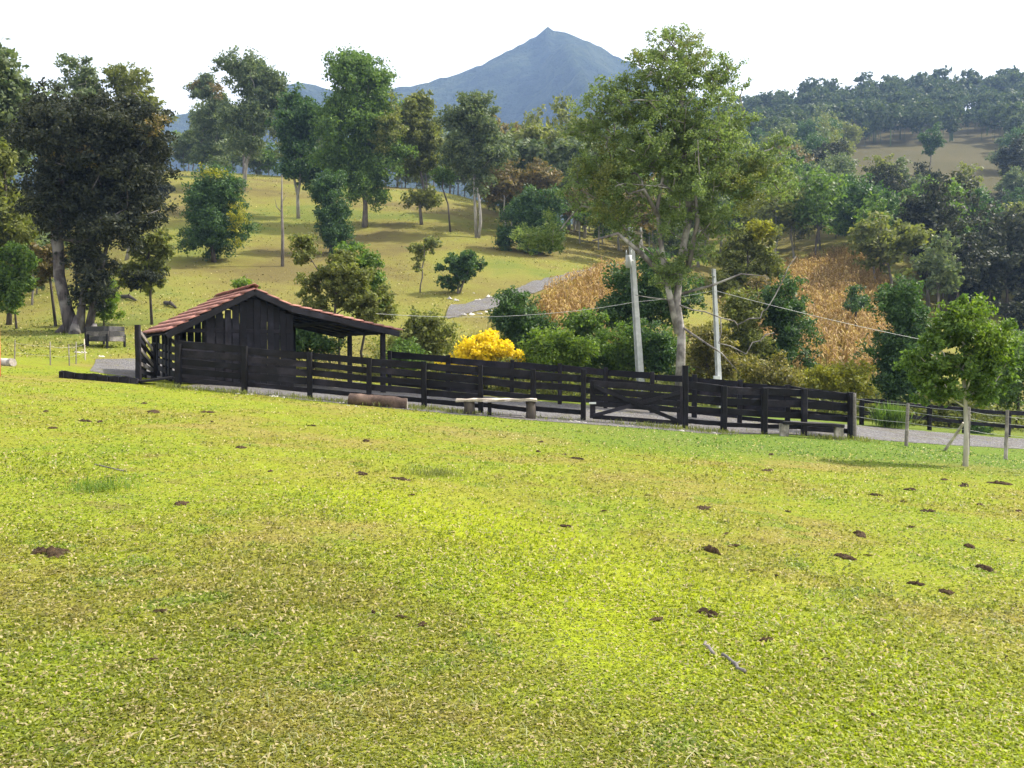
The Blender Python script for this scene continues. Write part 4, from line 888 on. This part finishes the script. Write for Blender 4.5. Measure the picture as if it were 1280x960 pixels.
for lab, grp, n, pr, Yr, ok, mats, sr, bk in FORESTS:
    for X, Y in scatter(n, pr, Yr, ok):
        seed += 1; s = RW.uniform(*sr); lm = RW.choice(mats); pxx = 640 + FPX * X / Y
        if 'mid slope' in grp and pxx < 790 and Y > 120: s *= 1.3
        if 'right slope' in grp and pxx > 1150 and RW.random() < 0.4: lm = 'dark'  # dark leaf colour imitates shade on this part of the slope
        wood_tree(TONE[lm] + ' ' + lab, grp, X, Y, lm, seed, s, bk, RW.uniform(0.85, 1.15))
# singled-out trees of the woods
def lone(label, px, Y, lm, s, sz=1.0, bark='bark', k=1): 
    p = G(px, Y); wood_tree(label, None, p[0], p[1], lm, 5000 + int(px), s, bark, sz, k)
lone('rounded light green tree right of the tall airy tree', 1018, 108, 'green', 0.98, 1.0, 'bark', 5)
lone('grey-green conical tree above the dense dark green tree', 1172, 84, 'grey', 0.75, 1.05, 'bark', 1)
lone('pale-leaved tree at the wood edge left of the tall airy tree, nearer', 690, 150, 'pale', 1.0, 1.0, 'bark_pale', 3)  # whole crown in pale leaves, as on the next tree
lone('pale-leaved tree on the skyline under the mountain', 650, 172, 'pale', 1.08, 1.0, 'bark_pale', 3)
lone('dark conical tree standing before the bare brown slope', 1158, 232, 'deep', 1.0, 1.1, 'bark', 1)
# distant wood reading as one mass
rng = np.random.RandomState(44); VV, FF, o_ = [], [], 0; small = []
for i in range(4):
    bxs = [(0, 0, 7.5, 3.6, 3.6, 4.2), (1.2, 0, 9.5, 2.2, 2.2, 2.2), (-1.4, 0.5, 6.5, 2.4, 2.4, 2.4)]
    cl = envelope(rng, bxs, 14, 0.4); lv, lf = leaves(rng, cl, np.full(len(cl), 1.35), 330, 1.15); 
    tv = np.array([(-.2, 0, -1), (.2, 0, -1), (.1, 0, 7), (-.1, 0, 7)]); small.append((np.concatenate([lv, tv]), np.concatenate([lf, [[len(lv), len(lv)+1, len(lv)+2, len(lv)+3]]])))
cnt = 0
while cnt < 760:
    Y = rng.uniform(285, 445); px = rng.uniform(820, 1420); X = (px - 640) / FPX * Y
    if 1055 < px < 1250 and Y < 318: continue
    v, f = small[rng.randint(4)]; a = rng.rand() * 6.28; s = rng.uniform(0.75, 1.35) * (1 + 0.5 * max(0, (Y - 380) / 65)); c_, s_ = math.cos(a), math.sin(a)
    q = np.stack([v[:, 0] * c_ - v[:, 1] * s_, v[:, 0] * s_ + v[:, 1] * c_, v[:, 2]], -1) * s + np.array((X, Y, float(gz(X, Y))))
    VV.append(q); FF.append(f + o_); o_ += len(q); cnt += 1
fo = link('distant_forest', mesh('distant_forest', np.concatenate(VV), np.concatenate(FF)), L['ridge']); tag(fo, 'distant hazy forest covering the right-hand ridge', 'forest', None, 'stuff')

# ------------------------------------------------------------------ dry corn, weeds, undergrowth
def region(poly, n, rng):
    poly = np.array(poly); lo, hi = poly.min(0), poly.max(0); o = np.zeros((0, 2))
    while len(o) < n:
        q = lo + rng.rand(n * 2, 2) * (hi - lo); q = q[inside(poly, q[:, 0], q[:, 1])]; o = np.concatenate([o, q])
    return o[:n]
def blades(rng, xy, h, wid, nper, lean, base_h=0.0, spreadr=0.1):
    """tapered four-sided blades rooted round each point"""
    n = len(xy) * nper; P = np.repeat(xy, nper, 0) + rng.randn(n, 2) * spreadr; z = gz(P[:, 0], P[:, 1]); hh = h * (0.55 + 0.75 * rng.rand(n))
    a = rng.rand(n) * 6.283; ln = np.abs(rng.randn(n)) * lean * hh; bz = base_h * rng.rand(n) * h
    b = np.stack([P[:, 0], P[:, 1], z + bz - 0.01], -1); d = np.stack([np.cos(a), np.sin(a), 0 * a], -1); s = np.stack([-np.sin(a), np.cos(a), 0 * a], -1); wv = (wid * (0.6 + 0.8 * rng.rand(n)))[:, None]
    mid = b + d * (ln * 0.4)[:, None] + np.stack([0*a, 0*a, hh * 0.55], -1); tip = b + d * ln[:, None] + np.stack([0*a, 0*a, hh * (0.95 - 0.35 * np.minimum(1, ln / hh))], -1)
    v = np.stack([b, mid + s * wv * 0.5, tip, mid - s * wv * 0.5], 1).reshape(-1, 3); return v, np.arange(n * 4).reshape(-1, 4)
rng = np.random.RandomState(9)
def corn(label, poly, n):
    xy = region(poly, n, rng); z = gz(xy[:, 0], xy[:, 1]); H = 1.9 * (0.8 + 0.4 * rng.rand(n))
    a = rng.rand(n) * 3.14; s = np.stack([np.cos(a), np.sin(a), 0 * a], -1) * 0.03; b = np.stack([xy[:, 0], xy[:, 1], z], -1); t = b + np.stack([rng.randn(n) * 0.12, rng.randn(n) * 0.12, H], -1)
    v1 = np.stack([b - s, b + s, t + s * 0.5, t - s * 0.5], 1).reshape(-1, 3); f1 = np.arange(n * 4).reshape(-1, 4)
    K = 9; m = n * K; i = np.repeat(np.arange(n), K); q = 0.15 + 0.85 * rng.rand(m); r0 = b[i] + (t - b)[i] * q[:, None]; a = rng.rand(m) * 6.283; d = np.stack([np.cos(a), np.sin(a), 0*a], -1); sd_ = np.stack([-np.sin(a), np.cos(a), 0*a], -1) * 0.055
    ln = (0.35 + 0.45 * rng.rand(m))[:, None]; mid = r0 + d * ln * 0.45 + np.array((0, 0, 0.18)) * rng.rand(m)[:, None]; tip = r0 + d * ln - np.array((0, 0, 0.35)) * rng.rand(m)[:, None]
    v2 = np.stack([r0, mid + sd_, tip, mid - sd_], 1).reshape(-1, 3); f2 = np.arange(m * 4).reshape(-1, 4) + len(v1)
    o = link('dry_corn', mesh('dry_corn', np.concatenate([v1, v2]), np.concatenate([f1, f2])), L['corn']); tag(o, label, 'corn', None, 'stuff'); return o
CP1 = [H2(668, 400), H2(700, 440), H2(770, 440), H2(800, 380), H2(800, 345), H2(740, 356), H2(690, 378)]
CP2 = [H2(955, 470), H2(1100, 480), H2(1118, 440), H2(1112, 350), H2(1090, 322), H2(1040, 328), H2(975, 345), H2(945, 400)]
corn('patch of dry brown corn beside the hill track', CP1, 1500); corn('field of dry brown corn on the slope at right', CP2, 3600)
# undergrowth on the bank behind the corral
xy = region([GX(470, 37.6), GX(640, 37), GX(860, 36.2), GX(1060, 37.2), GX(1290, 38.4), GX(1330, 50), GX(1060, 50), GX(860, 52), GX(640, 52), GX(470, 50)], 2600, rng)
cl = np.stack([xy[:, 0], xy[:, 1], gz(xy[:, 0], xy[:, 1]) + 0.25 + 0.35 * rng.rand(len(xy))], -1)
lv, lf = leaves(rng, cl, 0.45 + 0.3 * rng.rand(len(xy)), 42000, 0.19, 1.0, 6, 0.4)
tag(link('undergrowth', mesh('undergrowth', lv, lf), L['olive']), 'tangled olive undergrowth on the bank behind the corral', 'undergrowth', None, 'stuff')
v, f = blades(rng, region([GX(560, 50), GX(470, 46), GX(640, 46), GX(960, 46), GX(1110, 42), GX(1100, 60), GX(880, 64), GX(640, 64)], 2600, rng), 0.9, 0.05, 6, 0.35, 0, 0.25)
tag(link('tall_weeds', mesh('tall_weeds', v, f), L['weed']), 'tall straw-coloured weeds below the corn and hill track', 'weeds', None, 'stuff')
v, f = blades(rng, region([GX(1098, 34.6), GX(1132, 34.6), GX(1132, 35.3), GX(1098, 35.3)], 40, rng), 1.0, 0.035, 14, 0.45, 0, 0.12)
tag(link('grass_clump', mesh('grass_clump', v, f), L['green']), 'tall green grass clump growing by the lane fence', 'grass', None, 'stuff')
# ------------------------------------------------------------------ grass
N = 400000; r = rng.rand(N); a_, b_ = 1 / 2.4, 1 / 31.0; Y = 1 / (a_ - r * (a_ - b_)); X = (rng.rand(N) - 0.5) * 2 * (0.72 * Y + 0.3)
keep = np.ones(N, bool)
for s in SHEETS: keep &= ~inside(s, X, Y)
keep &= ~((Y > 27.5) & (X > -12) & (X < 11))
cov = fbm(X * 0.9, Y * 0.9, 3) + 0.5 * fbm(X * 4, Y * 4, 2); keep &= (rng.rand(N) < np.clip(0.85 + 1.3 * cov, 0.25, 1))
X, Y = X[keep], Y[keep]; n = len(X); z = gz(X, Y)
lush = np.clip(0.8 + 1.3 * fbm(X * 0.55 + 50, Y * 0.55, 3), 0.45, 1.6)
hh = (0.022 + 0.0011 * Y) * (0.5 + rng.rand(n)) * lush; a = rng.rand(n) * 6.283; ln = np.abs(rng.randn(n)) * 0.75 * hh + 0.2 * hh; wv = ((0.0038 + 0.00062 * Y) * (0.6 + 0.8 * rng.rand(n)))[:, None]
b = np.stack([X, Y, z - 0.004], -1); d = np.stack([np.cos(a), np.sin(a), 0*a], -1); s = np.stack([-np.sin(a), np.cos(a), 0*a], -1)
mid = b + d * (ln * 0.45)[:, None] + np.stack([0*a, 0*a, hh * 0.6], -1); tip = b + d * (ln * 1.3)[:, None] + np.stack([0*a, 0*a, hh * (1.0 - 0.45 * np.minimum(1, ln / hh))], -1)
tag(link('meadow_grass', mesh('meadow_grass', np.stack([b, mid + s * wv, tip, mid - s * wv], 1).reshape(-1, 3), np.arange(n * 4).reshape(-1, 4)), M['blade']), 'short patchy pasture grass across the foreground meadow', 'grass', None, 'stuff')
# stray dry stalks and taller weeds through the turf, thicker along the fence foot
N = 5000; r = rng.rand(N); a_, b_ = 1 / 2.6, 1 / 27.0; Y = 1 / (a_ - r * (a_ - b_)); X = (rng.rand(N) - 0.5) * 1.4 * Y
kp = rng.rand(N) < np.clip(0.35 + 2.5 * fbm(X * 0.8 + 20, Y * 0.8, 3), 0.02, 1); xy = np.stack([X[kp], Y[kp]], -1)
v, f = blades(rng, xy, 0.05, 0.0045, 2, 1.3, 0, 0.012); tag(link('dry_stalks', mesh('dry_stalks', v, f), L['pale']), 'stray dry stalks standing in the meadow turf', 'grass', None, 'stuff')
fx = rng.uniform(-11, 11.5, 1500); fy = 27.35 + rng.randn(1500) * 0.25 + np.where(fx > 7, 0.5, 0); kp = rng.rand(1500) < np.clip(0.3 + 2.2 * fbm(fx * 0.9, fy * 0.3, 3), 0.02, 1)
v, f = blades(rng, np.stack([fx[kp], fy[kp]], -1), 0.19, 0.018, 6, 0.6, 0, 0.08); tag(link('fence_weeds', mesh('fence_weeds', v, f), L['olive']), 'weedy grass growing along the foot of the corral fence', 'grass', None, 'stuff')
N = 60000; r = rng.rand(N); a_, b_ = 1 / 36.0, 1 / 200.0; Y = 1 / (a_ - r * (a_ - b_)); px = -60 + rng.rand(N) * 900; X = (px - 640) / FPX * Y; keep = np.ones(N, bool)
for s in SHEETS: keep &= ~inside(s, X, Y)
keep &= (rng.rand(N) < np.clip(0.45 + 2.2 * fbm(X * 0.12, Y * 0.12, 4), 0.03, 1))
X, Y = X[keep], Y[keep]; n = len(X); z = gz(X, Y); hh = (0.05 + 0.0010 * Y) * (0.4 + rng.rand(n)); a = rng.rand(n) * 6.283; wv = (hh * 0.4)[:, None]; ln = hh * (0.3 + rng.rand(n))
b = np.stack([X, Y, z - 0.01], -1); d = np.stack([np.cos(a), np.sin(a), 0*a], -1); s = np.stack([-np.sin(a), np.cos(a), 0*a], -1)
mid = b + d * (ln * 0.45)[:, None] + np.stack([0*a, 0*a, hh * 0.6], -1); tip = b + d * ln[:, None] + np.stack([0*a, 0*a, hh * 0.8], -1)
tag(link('hillside_grass', mesh('hillside_grass', np.stack([b, mid + s * wv, tip, mid - s * wv], 1).reshape(-1, 3), np.arange(n * 4).reshape(-1, 4)), M['blade']), 'dry rough grass on the hill behind the barn', 'grass', None, 'stuff')

# ------------------------------------------------------------------ dung, clods, sticks, stones
def lump(seed, nb=5, flat=0.55):
    """one connected lumpy heap with a ragged outline"""
    na, nr = 26, 7; vs = [(0, 0, 0.2 * flat)]; fs = []
    rr = np.random.RandomState(seed); el = rr.uniform(0.3, 0.8)
    for r in range(1, nr + 1):
        for k in range(na):
            a = 2 * math.pi * k / na; q = r / nr
            R_ = 0.48 * (1 + 2.1 * float(fbm(math.cos(a) * 2.4 + seed * 3.7, math.sin(a) * 2.4 + 11, 3)))
            x, y = math.cos(a) * R_ * q, math.sin(a) * R_ * q * el
            h = (1 - q ** 2.2) * (0.10 + 1.5 * abs(float(fbm(x * 8 + seed * 2.1, y * 8 + 4, 3)))) * flat - (0.06 if r == nr else 0)
            vs.append((x, y, h))
    for k in range(na): fs.append((0, 1 + k, 1 + (k + 1) % na))
    for r in range(nr - 1):
        for k in range(na): k2 = (k + 1) % na; fs.append((1 + r*na + k, 1 + (r+1)*na + k, 1 + (r+1)*na + k2, 1 + r*na + k2))
    me = mesh('dung', np.array(vs), fs, True); me.materials.append(M['dung']); return me
LUMPS = [lump(i, 3 + i % 4, 0.34) for i in range(9)]
RD = random.Random(4)
BIG = [(722, 574, 21, 'upright dark clump of dung in the green grass before the gate'), (500, 600, 24, 'dark scattered dung beside the grass tuft in mid meadow'), (1228, 711, 25, 'dark dung heap near the right picture edge'),
       (885, 769, 32, 'large crumbly dung heap right of centre in the bright grass'), (1075, 669, 32, 'brown dung scatter in the drier grass at right'), (890, 690, 34, 'flat brown dung mound with grass, right of centre'),
       (452, 593, 20, 'brown dung clump left of the grass tuft'), (1182, 741, 17, 'black dung lump low at right in the meadow'), (820, 776, 15, 'single black dung lump in the brightest grass'), (528, 783, 18, 'brown half of a dung pair in the near meadow'),
       (502, 773, 13, 'black half of a dung pair in the near meadow'), (193, 516, 24, 'dark dung patch below the barn front'), (60, 692, 42, 'wide brown dung scatter near the left edge'), (1248, 605, 22, 'dark dung right of the white-trunked tree'),
       (964, 569, 16, 'small black dung in the green strip before the right fence'), (958, 802, 15, 'black dung lump above the fallen sticks'), (457, 552, 14, 'small dung tuft left of the slab bench'), (1055, 697, 22, 'dark dung trail below the brown scatter at right')]
SMALL = [(108, 527, 20), (125, 528, 14), (58, 515, 11), (65, 536, 10), (180, 505, 13), (265, 528, 9), (258, 516, 14), (300, 560, 13), (390, 533, 8), (672, 565, 12), (676, 553, 8), (706, 569, 8), (708, 659, 14), (810, 620, 7), (590, 536, 11), (960, 589, 16), (878, 636, 20), (908, 668, 9), (917, 684, 16),
         (940, 715, 9), (970, 721, 9), (1138, 613, 13), (1130, 628, 9), (1095, 620, 18), (1160, 640, 16), (1225, 632, 13), (1205, 608, 18), (1273, 640, 12), (1085, 696, 8), (1210, 684, 18), (1265, 677, 8), (1145, 731, 16), (467, 768, 15), (200, 766, 13), (225, 631, 20), (190, 828, 11), (1090, 896, 8), (1258, 824, 8), (1032, 827, 9), (515, 620, 8), (338, 590, 8), (755, 640, 8), (985, 640, 8), (1140, 660, 8), (1180, 600, 10)]
for i, q in enumerate(BIG + SMALL):
    p = hit(q[0], q[1]); s = q[2] * p[1] / FPX * 1.15
    lab, grp = (q[3], None) if len(q) > 3 else ('small dark scrap of dry dung in the meadow grass', 'small dung scraps across the meadow')
    o = link('dung', LUMPS[(i * 5) % 9], None, None, p + np.array((0, 0, 0.012))); o.scale = (s, s * RD.uniform(0.7, 1), s * RD.uniform(0.6, 1.2)); o.rotation_euler = (0, 0, RD.uniform(0, 6.28)); tag(o, lab, 'dung', grp)
# grass tuft mounds
for px, py, wpx, lab in ((545, 594, 50, 'long dark grass tuft in the middle of the meadow'), (125, 612, 60, 'lush green grass tuft at left in the meadow')):
    p = hit(px, py); k = p[1] / FPX; m = 130; xy = np.stack([p[0] + rng.randn(m) * wpx * k * 0.3, p[1] + rng.randn(m) * 0.16], -1)
    v, f = blades(rng, xy, 0.11, 0.009, 3, 0.9, 0, 0.06); tag(link('grass_tuft', mesh('grass_tuft', v - p, f), L['olive'] if px > 300 else L['bright'], None, p), lab, 'grass tuft', None, 'stuff')
def stick(label, a, b, r, seed):
    a, b = np.array(a), np.array(b); rr = random.Random(seed); t = thing('stick', label, 'stick', a)
    pts = [a + (b - a) * i / 5 - a + np.array((rr.uniform(-1, 1) * r, 0, r * 0.8 + rr.uniform(0, r * .5))) for i in range(6)]
    MB().tube(pts, [r * rr.uniform(0.8, 1.15) for _ in range(6)], 7).build('stem', M['grey_wood'], t, True); MB().tube([pts[3], pts[3] + np.array((r * 2.5, 0.02, r))], [r * 0.5, r * 0.25], 5).build('twig_stub', M['grey_wood'], t)
stick('thicker broken grey stick lying in the near grass', hit(905, 822), hit(929, 842), 0.012, 1); stick('short dark stick end beside the thicker stick', hit(880, 806), hit(892, 820), 0.010, 2)
stick('thin dry twig lying in the meadow at left', hit(118, 581), hit(157, 590), 0.008, 3)
SM = []
for i in range(4):
    me = lump(40 + i, 2, 0.8); me.materials.clear(); me.materials.append(M['stone']); me.name = 'stone'; SM.append(me)
for i in range(22):
    px, py = RD.uniform(556, 625), RD.uniform(366, 398); py = min(py, 402 - (px - 556) * 0.22)
    p = hit(px, py); s = RD.uniform(0.25, 0.7); o = link('stone', SM[i % 4], None, None, p); o.scale = (s, s, s * .8); o.rotation_euler = (0, 0, RD.uniform(0, 6)); tag(o, 'pale loose rock at the foot of the hill track', 'rock', 'rocks at the foot of the hill track')
for i in range(26):
    px = RD.uniform(235, 900); p = G(px, 27.45 if px < 430 else RD.uniform(26.5, 27.3)); s = RD.uniform(0.1, 0.26); o = link('stone', SM[i % 4], None, None, p); o.scale = (s * 1.3, s, s * .7); o.rotation_euler = (0, 0, RD.uniform(0, 6)); tag(o, 'small pale stone along the foot of the corral fence', 'stone', 'stones along the corral fence')
for px, py in ((96, 441), (104, 441), (126, 446)):
    p = hit(px, py); o = link('stone', SM[0], None, None, p); o.scale = (.3, .25, .2); tag(o, 'whitish stone on the grass near the feed box', 'stone', 'stones near the feed box')
# fallen branches on the slope
for a, b, lab in (((152, 372), (170, 377), 'dark fallen branch on the slope left of the small flat-topped tree'), ((206, 380), (220, 386), 'dark fallen branch on the slope right of the small flat-topped tree')):
    A, B = hit(*a), hit(*b); t = thing('fallen_branch', lab, 'branch', A)
    MB().tube([np.array((0, 0, .1)), (B - A) * 0.5 + np.array((0, 0, .22)), B - A + np.array((0, 0, .08))], [.12, .15, .07], 7).build('limb', M['bark_dark'], t, True); MB().tube([(B - A) * 0.4 + np.array((0, 0, .2)), (B - A) * 0.7 + np.array((0, -.3, .5))], [.05, .02], 5).build('twig', M['bark_dark'], t)

# ------------------------------------------------------------------ haze: the damp air of the valley
hv = [(-2600, -60, -140), (2600, -60, -140), (2600, 2500, -140), (-2600, 2500, -140), (-2600, -60, 640), (2600, -60, 640), (2600, 2500, 640), (-2600, 2500, 640)]
hm, nt = newmat('haze_air'); pv = nd(nt, 'ShaderNodeVolumePrincipled'); pv.inputs['Color'].default_value = (0.38, 0.58, 1.0, 1); pv.inputs['Density'].default_value = 0.00024; pv.inputs['Anisotropy'].default_value = 0.2
nd(nt, 'ShaderNodeOutputMaterial', None, Volume=pv.outputs[0])
tag(MB().add(hv, BOXF).build('haze', hm), 'thin blue haze in the air of the valley', 'haze', None, 'stuff')
